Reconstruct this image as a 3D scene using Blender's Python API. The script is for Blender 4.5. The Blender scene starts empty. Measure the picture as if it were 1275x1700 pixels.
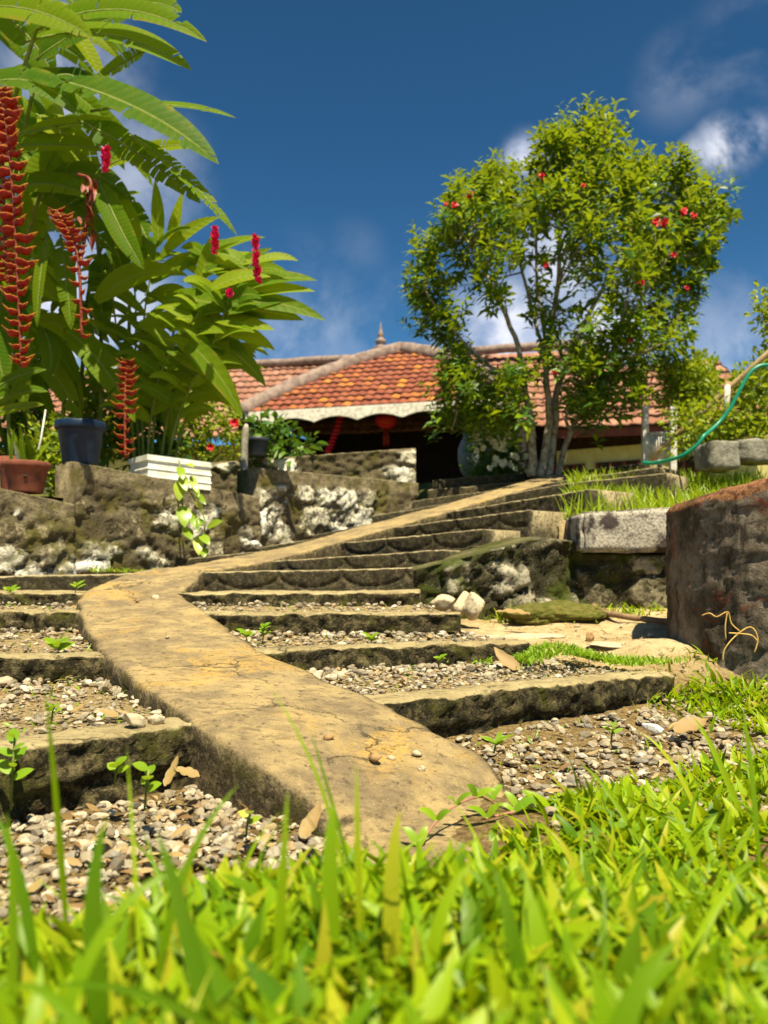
import bpy, bmesh, math, random
import numpy as np
from mathutils import Vector, Matrix, Quaternion, noise
R = math.radians
random.seed(7); rng = np.random.default_rng(7)
scene = bpy.context.scene
ZC = 0.65                                   # eye height above the lower ground

# ------------------------------------------------------------------ camera
cam_d = bpy.data.cameras.new("camera"); cam = bpy.data.objects.new("camera", cam_d)
scene.collection.objects.link(cam); scene.camera = cam
cam.location = (0, 0, ZC); cam.rotation_euler = (R(90), 0, 0)
cam_d.sensor_fit = 'AUTO'; cam_d.sensor_width = 36; cam_d.lens = 36 * 1300 / 1700
cam_d.shift_y = 95 / 1700
cam_d.clip_start = 0.02; cam_d.clip_end = 2000
cam_d.dof.use_dof = True; cam_d.dof.focus_distance = 2.7; cam_d.dof.aperture_fstop = 2.9

# ------------------------------------------------------------------ light
SUN_EL, SUN_AZ = R(65), math.atan2(0.30, -0.95)         # to the right and a little behind the camera
sd = Vector((math.cos(SUN_EL) * math.sin(SUN_AZ), math.cos(SUN_EL) * math.cos(SUN_AZ), math.sin(SUN_EL)))
sl = bpy.data.lights.new("sun", 'SUN'); sl.energy = 5.0; sl.angle = R(0.5); sl.color = (1.0, 0.90, 0.64)
so = bpy.data.objects.new("sun", sl); scene.collection.objects.link(so)
so.location = (0, 0, 30); so.rotation_euler = sd.to_track_quat('Z', 'Y').to_euler()

scene.view_settings.view_transform = 'Standard'; scene.view_settings.look = 'None'
scene.view_settings.exposure = 1.12; scene.view_settings.gamma = 1

# ------------------------------------------------------------------ node helpers
def nd(nt, t, ins=None, **props):
    n = nt.nodes.new(t)
    for k, v in props.items(): setattr(n, k, v)
    for k, v in (ins or {}).items():
        s = n.inputs[k]
        if isinstance(v, bpy.types.NodeSocket): nt.links.new(v, s)
        else: s.default_value = v
    return n
def c4(c): return (c[0], c[1], c[2], 1)
def mixc(nt, f, a, b, blend='MIX'):
    n = nt.nodes.new('ShaderNodeMix'); n.data_type = 'RGBA'; n.blend_type = blend
    for i, v in ((0, f), (6, a), (7, b)):
        if isinstance(v, bpy.types.NodeSocket): nt.links.new(v, n.inputs[i])
        elif i == 0: n.inputs[0].default_value = v
        else: n.inputs[i].default_value = c4(v)
    return n.outputs[2]
def mth(nt, op, a, b=0.0, clamp=False):
    n = nt.nodes.new('ShaderNodeMath'); n.operation = op; n.use_clamp = clamp
    for i, v in ((0, a), (1, b)):
        if isinstance(v, bpy.types.NodeSocket): nt.links.new(v, n.inputs[i])
        else: n.inputs[i].default_value = v
    return n.outputs[0]
def nz(nt, vec, scale, detail=5, rough=.6, dist=0.0):
    return nd(nt, 'ShaderNodeTexNoise', {'Vector': vec, 'Scale': scale, 'Detail': detail, 'Roughness': rough, 'Distortion': dist}).outputs[0]
def ramp(nt, f, stops):
    n = nd(nt, 'ShaderNodeValToRGB', {'Fac': f}); cr = n.color_ramp
    while len(cr.elements) < len(stops): cr.elements.new(.5)
    for e, (p, c) in zip(cr.elements, stops):
        e.position = p; e.color = c4(c) if not isinstance(c, (int, float)) else (c, c, c, 1)
    return n.outputs[0]
def sstep(nt, f, a, b):
    return nd(nt, 'ShaderNodeMapRange', {'Value': f, 'From Min': a, 'From Max': b}, interpolation_type='SMOOTHSTEP').outputs[0]
def newmat(name):
    m = bpy.data.materials.new(name); m.use_nodes = True; m.node_tree.nodes.clear(); return m, m.node_tree
def ocoord(nt): return nd(nt, 'ShaderNodeTexCoord').outputs['Object']
def finish(nt, color, rough=.85, bump=None, bstr=.5, bdist=.01, spec=.3, metal=0.0, sheen=None):
    p = nd(nt, 'ShaderNodeBsdfPrincipled', {'Roughness': rough, 'Specular IOR Level': spec, 'Metallic': metal})
    if isinstance(color, bpy.types.NodeSocket): nt.links.new(color, p.inputs['Base Color'])
    else: p.inputs['Base Color'].default_value = c4(color)
    if bump is not None:
        b = nd(nt, 'ShaderNodeBump', {'Height': bump, 'Strength': bstr, 'Distance': bdist})
        nt.links.new(b.outputs[0], p.inputs['Normal'])
    o = nd(nt, 'ShaderNodeOutputMaterial'); nt.links.new(p.outputs[0], o.inputs[0]); return p
def attr(nt, n): return nd(nt, 'ShaderNodeAttribute', attribute_name=n).outputs['Fac']
def normz(nt): return nd(nt, 'ShaderNodeSeparateXYZ', {0: nd(nt, 'ShaderNodeNewGeometry').outputs['Normal']}).outputs[2]
def island(nt): return nd(nt, 'ShaderNodeNewGeometry').outputs['Random Per Island']

# ------------------------------------------------------------------ sky
w = bpy.data.worlds.new("World"); scene.world = w; w.use_nodes = True
nt = w.node_tree; nt.nodes.clear()
sky = nd(nt, 'ShaderNodeTexSky', sky_type='NISHITA', sun_disc=False, sun_elevation=SUN_EL, sun_rotation=SUN_AZ,
         altitude=600, air_density=0.9, dust_density=1.0, ozone_density=4.0)
hs = nd(nt, 'ShaderNodeHueSaturation', {'Hue': 0.482, 'Saturation': 1.06, 'Value': 1.0, 'Color': nd(nt, 'ShaderNodeGamma', {0: nd(nt, 'ShaderNodeVectorMath', {0: sky.outputs[0], 'Scale': .16}, operation='SCALE').outputs[0], 1: 1.5}).outputs[0]})
hs = nd(nt, 'ShaderNodeVectorMath', {0: hs.outputs[0], 'Scale': 7.6}, operation='SCALE')
tc = nd(nt, 'ShaderNodeTexCoord').outputs['Generated']
cn = nz(nt, tc, 7.0, 8, .62, .4)
def skydir(px, py): return Vector(((px - 637.5) / 1300, 1, (945 - py) / 1300)).normalized()
msk = None
# clouds, plus white glow painted into the sky behind tree and left plants: (pixel, angular radius, density)
for (px, py, rad, den) in ((1205, 245, .045, 1.1), (1165, 262, .035, .9), (1245, 225, .035, 1.0), (1225, 238, .03, .9), (868, 258, .035, .9),
                           (830, 545, .10, 1.0), (920, 430, .09, .8), (1000, 560, .10, .8), (780, 565, .07, .8), (140, 560, .16, 1.1), (120, 130, .10, .5),
                           (330, 560, .12, .30), (230, 290, .10, .4), (590, 420, .05, .07), (1130, 130, .06, .16), (660, 530, .07, .15), (1240, 90, .08, .16), (1210, 590, .12, .35), (480, 560, .14, .3)):
    d = nd(nt, 'ShaderNodeVectorMath', {0: tc, 1: skydir(px, py)}, operation='DISTANCE').outputs['Value']
    s = mth(nt, 'MULTIPLY', nd(nt, 'ShaderNodeMapRange', {'Value': d, 'From Min': rad, 'From Max': 0.0, 'To Min': 0, 'To Max': 1}, interpolation_type='SMOOTHSTEP').outputs[0], den)
    msk = s if msk is None else mth(nt, 'MAXIMUM', msk, s)
cl = mth(nt, 'MULTIPLY', msk, sstep(nt, cn, .34, .58), True)
cs = ramp(nt, nz(nt, tc, 16, 5), [(.3, (.50, .56, .74)), (.62, (1.0, 1.0, 1.04))])
cc = nd(nt, 'ShaderNodeVectorMath', {0: cs, 'Scale': 11.0}, operation='SCALE').outputs[0]
fin = mixc(nt, cl, hs.outputs[0], cc)
bg = nd(nt, 'ShaderNodeBackground', {'Color': fin, 'Strength': 0.05})
nt.links.new(bg.outputs[0], nd(nt, 'ShaderNodeOutputWorld').inputs[0])

# ------------------------------------------------------------------ geometry helpers
def P(px, py, D): return Vector(((px - 637.5) / 1300 * D, D, (945 - py) / 1300 * D + ZC))
def lerp(a, b, t): return a + (b - a) * t
def ns(x, y=0.0, z=0.0): return noise.noise(Vector((x, y, z)))
def fr(v, o=4): return noise.fractal(v, .9, 2.1, o)
class MB:
    def __init__(s): s.v = []; s.f = []; s.m = []; s.a = {}
    def add(s, vs, fs, m=0, **at):
        b = len(s.v); s.v += [tuple(q) for q in vs]
        s.f += [tuple(i + b for i in q) for q in fs]; s.m += [m] * len(fs)
        for k, val in at.items():
            L = s.a.setdefault(k, [0.0] * b); L += [0.0] * (b - len(L))
            L += val if isinstance(val, list) else [val] * len(vs)
        return b
    def box(s, x0, x1, y0, y1, z0, z1, m=0):
        s.add([(x0,y0,z0),(x1,y0,z0),(x1,y1,z0),(x0,y1,z0),(x0,y0,z1),(x1,y0,z1),(x1,y1,z1),(x0,y1,z1)],
              [(0,3,2,1),(4,5,6,7),(0,1,5,4),(1,2,6,5),(2,3,7,6),(3,0,4,7)], m)
    def tube(s, pts, rads, n=8, m=0, cap=True):
        pts = [Vector(p) for p in pts]
        if isinstance(rads, (int, float)): rads = [rads] * len(pts)
        vs = []; fs = []; ref = None
        for i, p in enumerate(pts):
            t = (pts[min(i+1, len(pts)-1)] - pts[max(i-1, 0)])
            t = t.normalized() if t.length > 1e-9 else Vector((0,0,1))
            if ref is None: ref = t.orthogonal().normalized()
            ref = (ref - t * ref.dot(t)); ref = ref.normalized() if ref.length > 1e-6 else t.orthogonal().normalized()
            b = t.cross(ref)
            for k in range(n):
                a = 2 * math.pi * k / n
                vs.append(p + (ref * math.cos(a) + b * math.sin(a)) * rads[i])
        for i in range(len(pts) - 1):
            for k in range(n):
                fs.append((i*n+k, i*n+(k+1)%n, (i+1)*n+(k+1)%n, (i+1)*n+k))
        if cap: fs.append(tuple(reversed(range(n)))); fs.append(tuple((len(pts)-1)*n+k for k in range(n)))
        s.add(vs, fs, m)
    def lathe(s, c, prof, n=32, m=0):
        vs = []; fs = []
        for (r, z) in prof:
            for k in range(n):
                a = 2*math.pi*k/n; vs.append((c[0]+r*math.cos(a), c[1]+r*math.sin(a), c[2]+z))
        for i in range(len(prof)-1):
            for k in range(n): fs.append((i*n+k, i*n+(k+1)%n, (i+1)*n+(k+1)%n, (i+1)*n+k))
        s.add(vs, fs, m)
    def blade(s, *a, **k):
        n0 = len(s.v); s._blade(*a, **k)
        L = s.a.setdefault('lid', []); L += [0.0] * (n0 - len(L)); L += [random.random()] * (len(s.v) - n0)
    def _blade(s, p0, p1, p2, w, up=None, n=8, fold=.25, shape='lance', tear=0.0, m=0, wave=0.0):
        p0, p1, p2 = Vector(p0), Vector(p1), Vector(p2)
        up = Vector(up) if up is not None else Vector((0, 0, 1))
        C = []; S = []; Nn = []; W = []
        for i in range(n + 1):
            u = i / n
            c = p0*(1-u)**2 + p1*2*u*(1-u) + p2*u*u
            t = ((p1-p0)*(1-u) + (p2-p1)*u)
            t = t.normalized() if t.length > 1e-9 else Vector((0,0,1))
            sd_ = t.cross(up)
            sd_ = sd_.normalized() if sd_.length > 1e-4 else t.orthogonal().normalized()
            nn = sd_.cross(t)
            if shape == 'lance': q = max(.0, math.sin(math.pi * min(1, .04 + u * .96) ** .8)) ** .8
            elif shape == 'paddle': q = min(1, (u / .18) ** .6 if u > 0 else 0) * (1 - max(0, (u - .45) / .55) ** 1.9) ** .8 if u < 1 else 0
            else: q = (1 - u ** 2.5) * min(1, .55 + u * 2)
            C.append(c); S.append(sd_); Nn.append(nn); W.append(w * .5 * q)
        if tear <= 0:
            vs = []; fs = []
            for i in range(n + 1):
                wv = wave * w * math.sin(i * 2.1 + p0.x * 37)
                vs += [C[i] - S[i]*W[i] + Nn[i]*(fold*W[i] + wv), C[i], C[i] + S[i]*W[i] + Nn[i]*(fold*W[i] - wv)]
            for i in range(n):
                a = i*3; fs += [(a, a+1, a+4, a+3), (a+1, a+2, a+5, a+4)]
            s.add(vs, fs, m, lu=[i/n for i in range(n+1) for _ in range(3)], lv=[1.0, 0.0, 1.0]*(n+1))
        else:
            for sg in (-1, 1):
                vs = []; fs = []; e_prev = None
                for i in range(n):
                    torn = random.random() < tear
                    sh = .5 * random.random() if torn else 0
                    cut = random.choice((.45, .75, .9)) if torn and random.random() < .3 else 1
                    dr = Vector((0, 0, -random.random() * .3)) if torn else Vector((0, 0, 0))
                    a0, a1 = C[i], C[i+1]
                    lagt = (C[min(i+1, n)] - C[i]) * .55
                    e0 = C[i] + (S[i]*sg + Nn[i]*fold)*W[i] * (cut if torn else 1) + lagt
                    e1 = C[i+1] + (S[i+1]*sg + Nn[i+1]*fold)*W[i+1] * cut + lagt + dr * W[i]
                    if torn: e0 = lerp(e0, e1, .12 + sh * .5)
                    if not torn and e_prev is not None: e0 = e_prev
                    if torn: a0 = lerp(a0, a1, .10)
                    m0 = lerp(a0, e0, .55) + Nn[i]*W[i]*.06; m1 = lerp(a1, e1, .55) + Nn[i]*W[i]*.06
                    b = len(vs)
                    vs += [a0, m0, e0, a1, m1, e1]
                    q = [(b, b+1, b+4, b+3), (b+1, b+2, b+5, b+4)]
                    fs += q if sg > 0 else [tuple(reversed(z)) for z in q]
                    e_prev = None if torn else e1
                s.add(vs, fs, m, lu=[(i+d_)/n for i in range(n) for d_ in (0, 0, .55, 1, 1, 1.55)], lv=[0.0, .55, 1.0]*(2*n))
def link(o): scene.collection.objects.link(o)
def tag(o, label=None, cat=None, group=None, kind=None):
    if label: o['label'] = label
    if cat: o['category'] = cat
    if group: o['group'] = group
    if kind: o['kind'] = kind
    return o
def obj(name, mb, mats, parent=None, smooth=True, label=None, cat=None, group=None, kind=None):
    me = bpy.data.meshes.new(name); me.from_pydata(mb.v, [], mb.f)
    if not isinstance(mats, (list, tuple)): mats = [mats]
    for m in mats: me.materials.append(m)
    if len(mats) > 1: me.polygons.foreach_set('material_index', mb.m)
    me.polygons.foreach_set('use_smooth', [bool(smooth)] * len(mb.f))
    for k, L in mb.a.items():
        L += [0.0] * (len(mb.v) - len(L))
        me.attributes.new(k, 'FLOAT', 'POINT').data.foreach_set('value', L)
    me.update()
    return place(name, me, parent, label, cat, group, kind)
def place(name, me, parent=None, label=None, cat=None, group=None, kind=None):
    o = bpy.data.objects.new(name, me); link(o)
    if parent is not None:
        o.parent = parent; o.matrix_parent_inverse = Matrix.Translation(-Vector(parent.location))
    return tag(o, label, cat, group, kind)
def thing(name, loc, label, cat, group=None):
    e = bpy.data.objects.new(name, None); link(e); e.location = loc; e.empty_display_size = .1
    return tag(e, label, cat, group)
def mesh_np(name, V, F, mat, smooth=True):
    me = bpy.data.meshes.new(name)
    nv, nf, k = len(V), len(F), F.shape[1]
    me.vertices.add(nv); me.vertices.foreach_set('co', V.astype(np.float32).ravel())
    me.loops.add(nf * k); me.loops.foreach_set('vertex_index', F.astype(np.int32).ravel())
    me.polygons.add(nf); me.polygons.foreach_set('loop_start', np.arange(0, nf*k, k, dtype=np.int32))
    me.polygons.foreach_set('use_smooth', np.full(nf, smooth)); me.materials.append(mat)
    me.update(calc_edges=True); me.validate(); return me
def inpoly(x, y, poly):
    c = False; j = len(poly) - 1
    for i in range(len(poly)):
        xi, yi = poly[i][0], poly[i][1]; xj, yj = poly[j][0], poly[j][1]
        if (yi > y) != (yj > y) and x < (xj - xi) * (y - yi) / (yj - yi + 1e-12) + xi: c = not c
        j = i
    return c
def catmull(pts, sub):
    out = []
    for i in range(len(pts) - 1):
        p0, p1, p2, p3 = pts[max(i-1,0)], pts[i], pts[i+1], pts[min(i+2, len(pts)-1)]
        for k in range(sub):
            t = k / sub
            out.append(.5*((2*p1)+(p2-p0)*t+(2*p0-5*p1+4*p2-p3)*t*t+(3*p1-p0-3*p2+p3)*t**3))
    out.append(pts[-1].copy()); return out
def resample(pts, ds):
    out = [pts[0].copy()]
    for a, b in zip(pts, pts[1:]):
        n = max(1, int((b-a).length / ds))
        for k in range(1, n+1): out.append(lerp(a, b, k/n))
    return out

# ------------------------------------------------------------------ materials
MAT = {}
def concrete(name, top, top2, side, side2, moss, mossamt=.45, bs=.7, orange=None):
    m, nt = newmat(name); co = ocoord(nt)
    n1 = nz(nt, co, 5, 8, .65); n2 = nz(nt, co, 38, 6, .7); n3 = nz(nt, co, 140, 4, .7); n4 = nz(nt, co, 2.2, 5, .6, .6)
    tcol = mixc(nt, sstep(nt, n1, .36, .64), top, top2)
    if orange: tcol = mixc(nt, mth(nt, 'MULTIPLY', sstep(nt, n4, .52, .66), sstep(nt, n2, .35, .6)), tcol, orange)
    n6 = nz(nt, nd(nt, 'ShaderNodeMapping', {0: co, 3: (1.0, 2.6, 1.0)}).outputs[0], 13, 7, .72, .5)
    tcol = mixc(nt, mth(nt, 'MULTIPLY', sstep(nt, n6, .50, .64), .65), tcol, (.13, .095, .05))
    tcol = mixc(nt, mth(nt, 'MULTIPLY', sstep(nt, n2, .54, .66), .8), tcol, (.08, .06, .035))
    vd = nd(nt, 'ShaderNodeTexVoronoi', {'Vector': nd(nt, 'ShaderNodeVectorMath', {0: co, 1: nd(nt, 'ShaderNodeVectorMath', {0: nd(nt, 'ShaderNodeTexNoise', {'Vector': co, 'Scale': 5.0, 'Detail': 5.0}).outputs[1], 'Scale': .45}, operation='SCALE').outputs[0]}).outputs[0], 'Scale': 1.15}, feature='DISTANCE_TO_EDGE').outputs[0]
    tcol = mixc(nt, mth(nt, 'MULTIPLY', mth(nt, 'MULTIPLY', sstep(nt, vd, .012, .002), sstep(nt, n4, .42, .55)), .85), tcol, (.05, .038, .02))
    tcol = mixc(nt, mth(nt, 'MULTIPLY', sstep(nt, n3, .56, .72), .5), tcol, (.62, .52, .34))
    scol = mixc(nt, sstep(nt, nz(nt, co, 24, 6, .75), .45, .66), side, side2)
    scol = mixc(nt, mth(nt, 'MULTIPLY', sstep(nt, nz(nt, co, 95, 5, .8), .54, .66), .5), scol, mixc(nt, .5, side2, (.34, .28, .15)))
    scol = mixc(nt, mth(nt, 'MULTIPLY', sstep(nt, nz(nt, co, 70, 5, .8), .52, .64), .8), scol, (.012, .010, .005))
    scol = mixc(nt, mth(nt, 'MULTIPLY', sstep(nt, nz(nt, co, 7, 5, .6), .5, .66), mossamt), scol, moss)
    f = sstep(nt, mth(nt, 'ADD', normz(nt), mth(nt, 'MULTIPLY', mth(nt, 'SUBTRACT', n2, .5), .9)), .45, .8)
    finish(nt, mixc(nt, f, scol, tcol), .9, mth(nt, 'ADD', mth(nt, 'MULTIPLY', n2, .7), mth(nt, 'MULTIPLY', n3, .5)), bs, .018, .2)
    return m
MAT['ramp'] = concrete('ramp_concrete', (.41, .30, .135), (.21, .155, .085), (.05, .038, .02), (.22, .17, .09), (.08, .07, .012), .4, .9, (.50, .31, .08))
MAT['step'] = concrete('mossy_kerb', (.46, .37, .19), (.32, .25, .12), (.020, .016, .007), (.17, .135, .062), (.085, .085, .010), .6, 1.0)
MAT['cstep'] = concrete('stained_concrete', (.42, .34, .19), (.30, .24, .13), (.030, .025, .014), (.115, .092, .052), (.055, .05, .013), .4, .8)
def stonemat(name, mort, stops, cap, moss, mossamt, caplight):
    m, nt = newmat(name); co = ocoord(nt)
    sid = attr(nt, 'sid'); mo = attr(nt, 'mort'); cp = attr(nt, 'cap')
    n1 = nz(nt, co, 10, 7, .7); n2 = nz(nt, co, 45, 6, .7)
    n3 = nz(nt, co, 17, 8, .74, .3); n4 = nz(nt, co, 90, 4, .7)
    sc = ramp(nt, sid, stops)
    dk = mixc(nt, sstep(nt, n1, .36, .62), mixc(nt, .6, sc, (.03, .024, .014)), mort)
    lm = mth(nt, 'ADD', mth(nt, 'MULTIPLY', sid, .62), mth(nt, 'MULTIPLY', mth(nt, 'SUBTRACT', n3, .5), 2.2))
    lm = mth(nt, 'SUBTRACT', lm, mth(nt, 'MULTIPLY', mo, .45))
    col = mixc(nt, sstep(nt, lm, .30, .52), dk, sc)
    col = mixc(nt, mth(nt, 'MULTIPLY', sstep(nt, n2, .52, .66), .75), col, (.03, .024, .013))
    col = mixc(nt, mth(nt, 'MULTIPLY', sstep(nt, n4, .56, .7), .45), col, (.5, .45, .33))
    cc_ = mixc(nt, sstep(nt, n1, .4, .62), cap, caplight)
    cc_ = mixc(nt, mth(nt, 'MULTIPLY', sstep(nt, n2, .5, .66), .7), cc_, (.03, .025, .018))
    col = mixc(nt, cp, col, cc_)
    ms = mth(nt, 'MULTIPLY', sstep(nt, nz(nt, co, 3.2, 6, .65, .5), .48, .62), mossamt)
    col = mixc(nt, ms, col, moss)
    finish(nt, col, .95, mth(nt, 'ADD', n1, n2), .8, .02, .15); return m
MAT['wall'] = stonemat('rubble_wall', (.085, .066, .036),
    [(0, (.15, .115, .065)), (.3, (.26, .21, .12)), (.55, (.36, .30, .18)), (.75, (.62, .57, .43)), (1, (.80, .77, .66))],
    (.13, .105, .06), (.095, .085, .014), .7, (.26, .21, .125))
MAT['mosswall'] = stonemat('mossy_wall', (.02, .02, .008),
    [(0, (.05, .045, .02)), (.4, (.11, .095, .05)), (.7, (.22, .19, .12)), (1, (.5, .45, .34))],
    (.09, .08, .035), (.05, .065, .006), .85, (.16, .14, .06))
m, nt = newmat('laterite_ring'); co = ocoord(nt)
n1 = nz(nt, co, 4, 7, .68, .5); n2 = nz(nt, co, 30, 6, .75); n5 = nz(nt, co, 6.5, 6, .7, .8)
st_ = nz(nt, nd(nt, 'ShaderNodeMapping', {0: co, 3: (9, 9, 1.6)}).outputs[0], 1.4, 6, .7)
col = mixc(nt, sstep(nt, n1, .38, .62), (.11, .085, .06), (.27, .22, .165))
col = mixc(nt, mth(nt, 'MULTIPLY', sstep(nt, n5, .55, .62), .75), col, (.24, .065, .032))
col = mixc(nt, mth(nt, 'MULTIPLY', sstep(nt, n2, .5, .68), .6), col, (.035, .026, .02))
col = mixc(nt, mth(nt, 'MULTIPLY', sstep(nt, st_, .5, .66), .8), col, (.03, .024, .016))
xz = nd(nt, 'ShaderNodeSeparateXYZ', {0: co})
col = mixc(nt, sstep(nt, attr(nt, 'cap'), .3, .7), col, mixc(nt, sstep(nt, n2, .42, .6), (.36, .165, .075), (.12, .055, .03)))
col = mixc(nt, mth(nt, 'MULTIPLY', sstep(nt, nz(nt, co, 3, 6, .7), .54, .64), .7), col, (.04, .032, .012))
finish(nt, col, .95, mth(nt, 'ADD', n2, n5), 1.0, .025, .15); MAT['brick'] = m
# granite block
m, nt = newmat('granite'); co = ocoord(nt)
col = ramp(nt, nz(nt, co, 60, 4, .8), [(.35, (.10, .085, .07)), (.6, (.48, .43, .34))])
col = mixc(nt, sstep(nt, nz(nt, co, 6, 4, .6), .5, .6), col, (.05, .035, .03)); finish(nt, col, .85, nz(nt, co, 50, 6, .7), .8, .01); MAT['granite'] = m
# pebbles
def rockmat(name, stops, dirt):
    m, nt = newmat(name); co = ocoord(nt)
    col = ramp(nt, island(nt), stops)
    col = mixc(nt, sstep(nt, nz(nt, co, 60, 5, .7), .48, .7), col, dirt)
    finish(nt, col, .85, nz(nt, co, 120, 5, .7), .6, .004); return m
MAT['pebble'] = rockmat('pebbles', [(0, (.10, .085, .065)), (.2, (.36, .30, .20)), (.4, (.22, .185, .13)), (.58, (.43, .37, .26)), (.72, (.18, .165, .14)), (.84, (.32, .22, .11)), (1, (.58, .53, .43))], (.15, .10, .045))
MAT['rock'] = rockmat('pale_rock', [(0, (.40, .32, .20)), (1, (.50, .41, .27))], (.13, .10, .055))
MAT['brownrock'] = rockmat('brown_rock', [(0, (.26, .15, .06)), (1, (.34, .20, .09))], (.12, .07, .03))
MAT['whiterock'] = rockmat('white_rock', [(0, (.75, .72, .65)), (1, (.8, .77, .7))], (.4, .36, .3))
# soils
m, nt = newmat('soil'); co = ocoord(nt)
x_ = nd(nt, 'ShaderNodeSeparateXYZ', {0: co})
sand = mixc(nt, sstep(nt, nz(nt, co, 4, 7, .65), .38, .62), (.40, .29, .14), (.56, .43, .24))
sand = mixc(nt, mth(nt, 'MULTIPLY', sstep(nt, nz(nt, co, 25, 6, .7), .5, .68), .8), sand, (.17, .11, .05))
soil = ramp(nt, nz(nt, co, 60, 6, .75), [(.3, (.05, .033, .014)), (.5, (.20, .135, .055)), (.7, (.40, .29, .14))])
gr = mixc(nt, sstep(nt, nz(nt, co, 3, 6, .7), .4, .6), (.06, .075, .012), (.16, .14, .04))
fy = sstep(nt, x_.outputs[1], 3.35, 3.75)
col = mixc(nt, mth(nt, 'MULTIPLY', fy, sstep(nt, x_.outputs[0], .3, .6)), soil, sand)
col = mixc(nt, sstep(nt, x_.outputs[1], 6.0, 7.5), col, gr)
finish(nt, col, .95, nz(nt, co, 45, 7, .75), 1.0, .02, .1); MAT['soil'] = m
m, nt = newmat('gravel_dirt'); co = ocoord(nt)
col = ramp(nt, nz(nt, co, 55, 5, .75), [(.3, (.10, .068, .03)), (.5, (.34, .25, .12)), (.7, (.55, .43, .25))])
finish(nt, col, .95, nz(nt, co, 60, 6, .75), 1.0, .02, .1); MAT['dirt'] = m
# leaves
def leafmat(name, stops, trans, tcol, rough=.38, veins=0, spec=.35, bump=0.0):
    m, nt = newmat(name); co = ocoord(nt)
    col = ramp(nt, attr(nt, 'lid') if veins else island(nt), stops)
    n1 = nz(nt, co, 9, 4, .6)
    col = mixc(nt, mth(nt, 'MULTIPLY', sstep(nt, n1, .4, .7), .35), col, mixc(nt, .5, col, (.22, .22, .01)))
    vb = None
    if veins:
        wv = mth(nt, 'SINE', mth(nt, 'ADD', mth(nt, 'MULTIPLY', attr(nt, 'lu'), veins), mth(nt, 'MULTIPLY', attr(nt, 'lv'), -5.0)))
        vb = wv
        col = mixc(nt, mth(nt, 'MULTIPLY', sstep(nt, wv, .2, 1.0), .10), col, (.30, .36, .04))
        col = mixc(nt, mth(nt, 'MULTIPLY', sstep(nt, attr(nt, 'lv'), .13, .02), .7), col, (.36, .40, .08))
        col = mixc(nt, mth(nt, 'MULTIPLY', mth(nt, 'MULTIPLY', sstep(nt, attr(nt, 'lv'), .6, 1.0), sstep(nt, nz(nt, co, 4, 5, .7), .5, .66)), .8), col, (.34, .25, .03))
    p = nd(nt, 'ShaderNodeBsdfPrincipled', {'Base Color': col, 'Roughness': rough, 'Specular IOR Level': spec})
    if vb is not None:
        b = nd(nt, 'ShaderNodeBump', {'Height': vb, 'Strength': .2, 'Distance': .004}); nt.links.new(b.outputs[0], p.inputs['Normal'])
    if bump:
        b = nd(nt, 'ShaderNodeBump', {'Height': nz(nt, co, 60, 3, .6), 'Strength': bump, 'Distance': .01}); nt.links.new(b.outputs[0], p.inputs['Normal'])
    tl = nd(nt, 'ShaderNodeBsdfTranslucent', {'Color': mixc(nt, 1.0, mixc(nt, .5, col, tcol), (1, 1, 1), 'MULTIPLY')})
    mx = nd(nt, 'ShaderNodeMixShader', {0: trans, 1: p.outputs[0], 2: tl.outputs[0]})
    nt.links.new(mx.outputs[0], nd(nt, 'ShaderNodeOutputMaterial').inputs[0]); return m
MAT['grass'] = leafmat('lawn_blade', [(0, (.05, .14, .003)), (.4, (.17, .30, .003)), (.8, (.30, .42, .004)), (.975, (.40, .38, .02)), (1, (.32, .20, .04))], .42, (.58, .68, .003), .42, 0, .2)
MAT['tallgrass'] = leafmat('terrace_blade', [(0, (.15, .26, .008)), (.6, (.25, .38, .010)), (1, (.38, .44, .02))], .45, (.55, .65, .01), .4)
MAT['heli'] = leafmat('heliconia_leaf', [(0, (.025, .10, .010)), (.35, (.07, .17, .006)), (.7, (.14, .25, .005)), (1, (.28, .35, .006))], .58, (.56, .68, .004), .5, 150, .10)
MAT['ging'] = leafmat('ginger_leaf', [(0, (.07, .17, .008)), (.5, (.15, .26, .006)), (1, (.28, .38, .008))], .58, (.58, .70, .004), .5, 60, .12)
MAT['tree'] = leafmat('tree_leaf', [(0, (.012, .065, .018)), (.4, (.035, .125, .012)), (.72, (.085, .20, .007)), (1, (.23, .34, .006))], .40, (.50, .54, .008), .4)
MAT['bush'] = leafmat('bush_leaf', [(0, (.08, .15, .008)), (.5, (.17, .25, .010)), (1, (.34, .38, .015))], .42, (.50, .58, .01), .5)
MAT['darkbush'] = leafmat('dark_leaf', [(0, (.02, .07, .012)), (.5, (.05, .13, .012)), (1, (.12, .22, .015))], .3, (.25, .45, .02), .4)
MAT['weed'] = leafmat('weed_leaf', [(0, (.12, .26, .010)), (1, (.25, .40, .015))], .4, (.5, .65, .02), .4)
MAT['vine'] = leafmat('vine_leaf', [(0, (.14, .26, .012)), (.6, (.26, .38, .03)), (1, (.48, .52, .10))], .35, (.5, .6, .03), .3)
MAT['dead'] = leafmat('dead_leaf', [(0, (.16, .085, .035)), (.5, (.30, .19, .075)), (1, (.44, .33, .15))], .2, (.4, .24, .06), .6)
def plain(name, a, b=None, scale=12, rough=.7, bump=.3, bd=.004, spec=.3, lo=.4, hi=.65):
    m, nt = newmat(name); co = ocoord(nt); n = nz(nt, co, scale, 6, .65)
    finish(nt, mixc(nt, sstep(nt, n, lo, hi), a, b if b else a), rough, nz(nt, co, scale*5, 5, .6) if bump else None, bump or 0, bd, spec); MAT[name] = m
plain('stem', (.11, .16, .02), (.20, .22, .05), 14)
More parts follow.
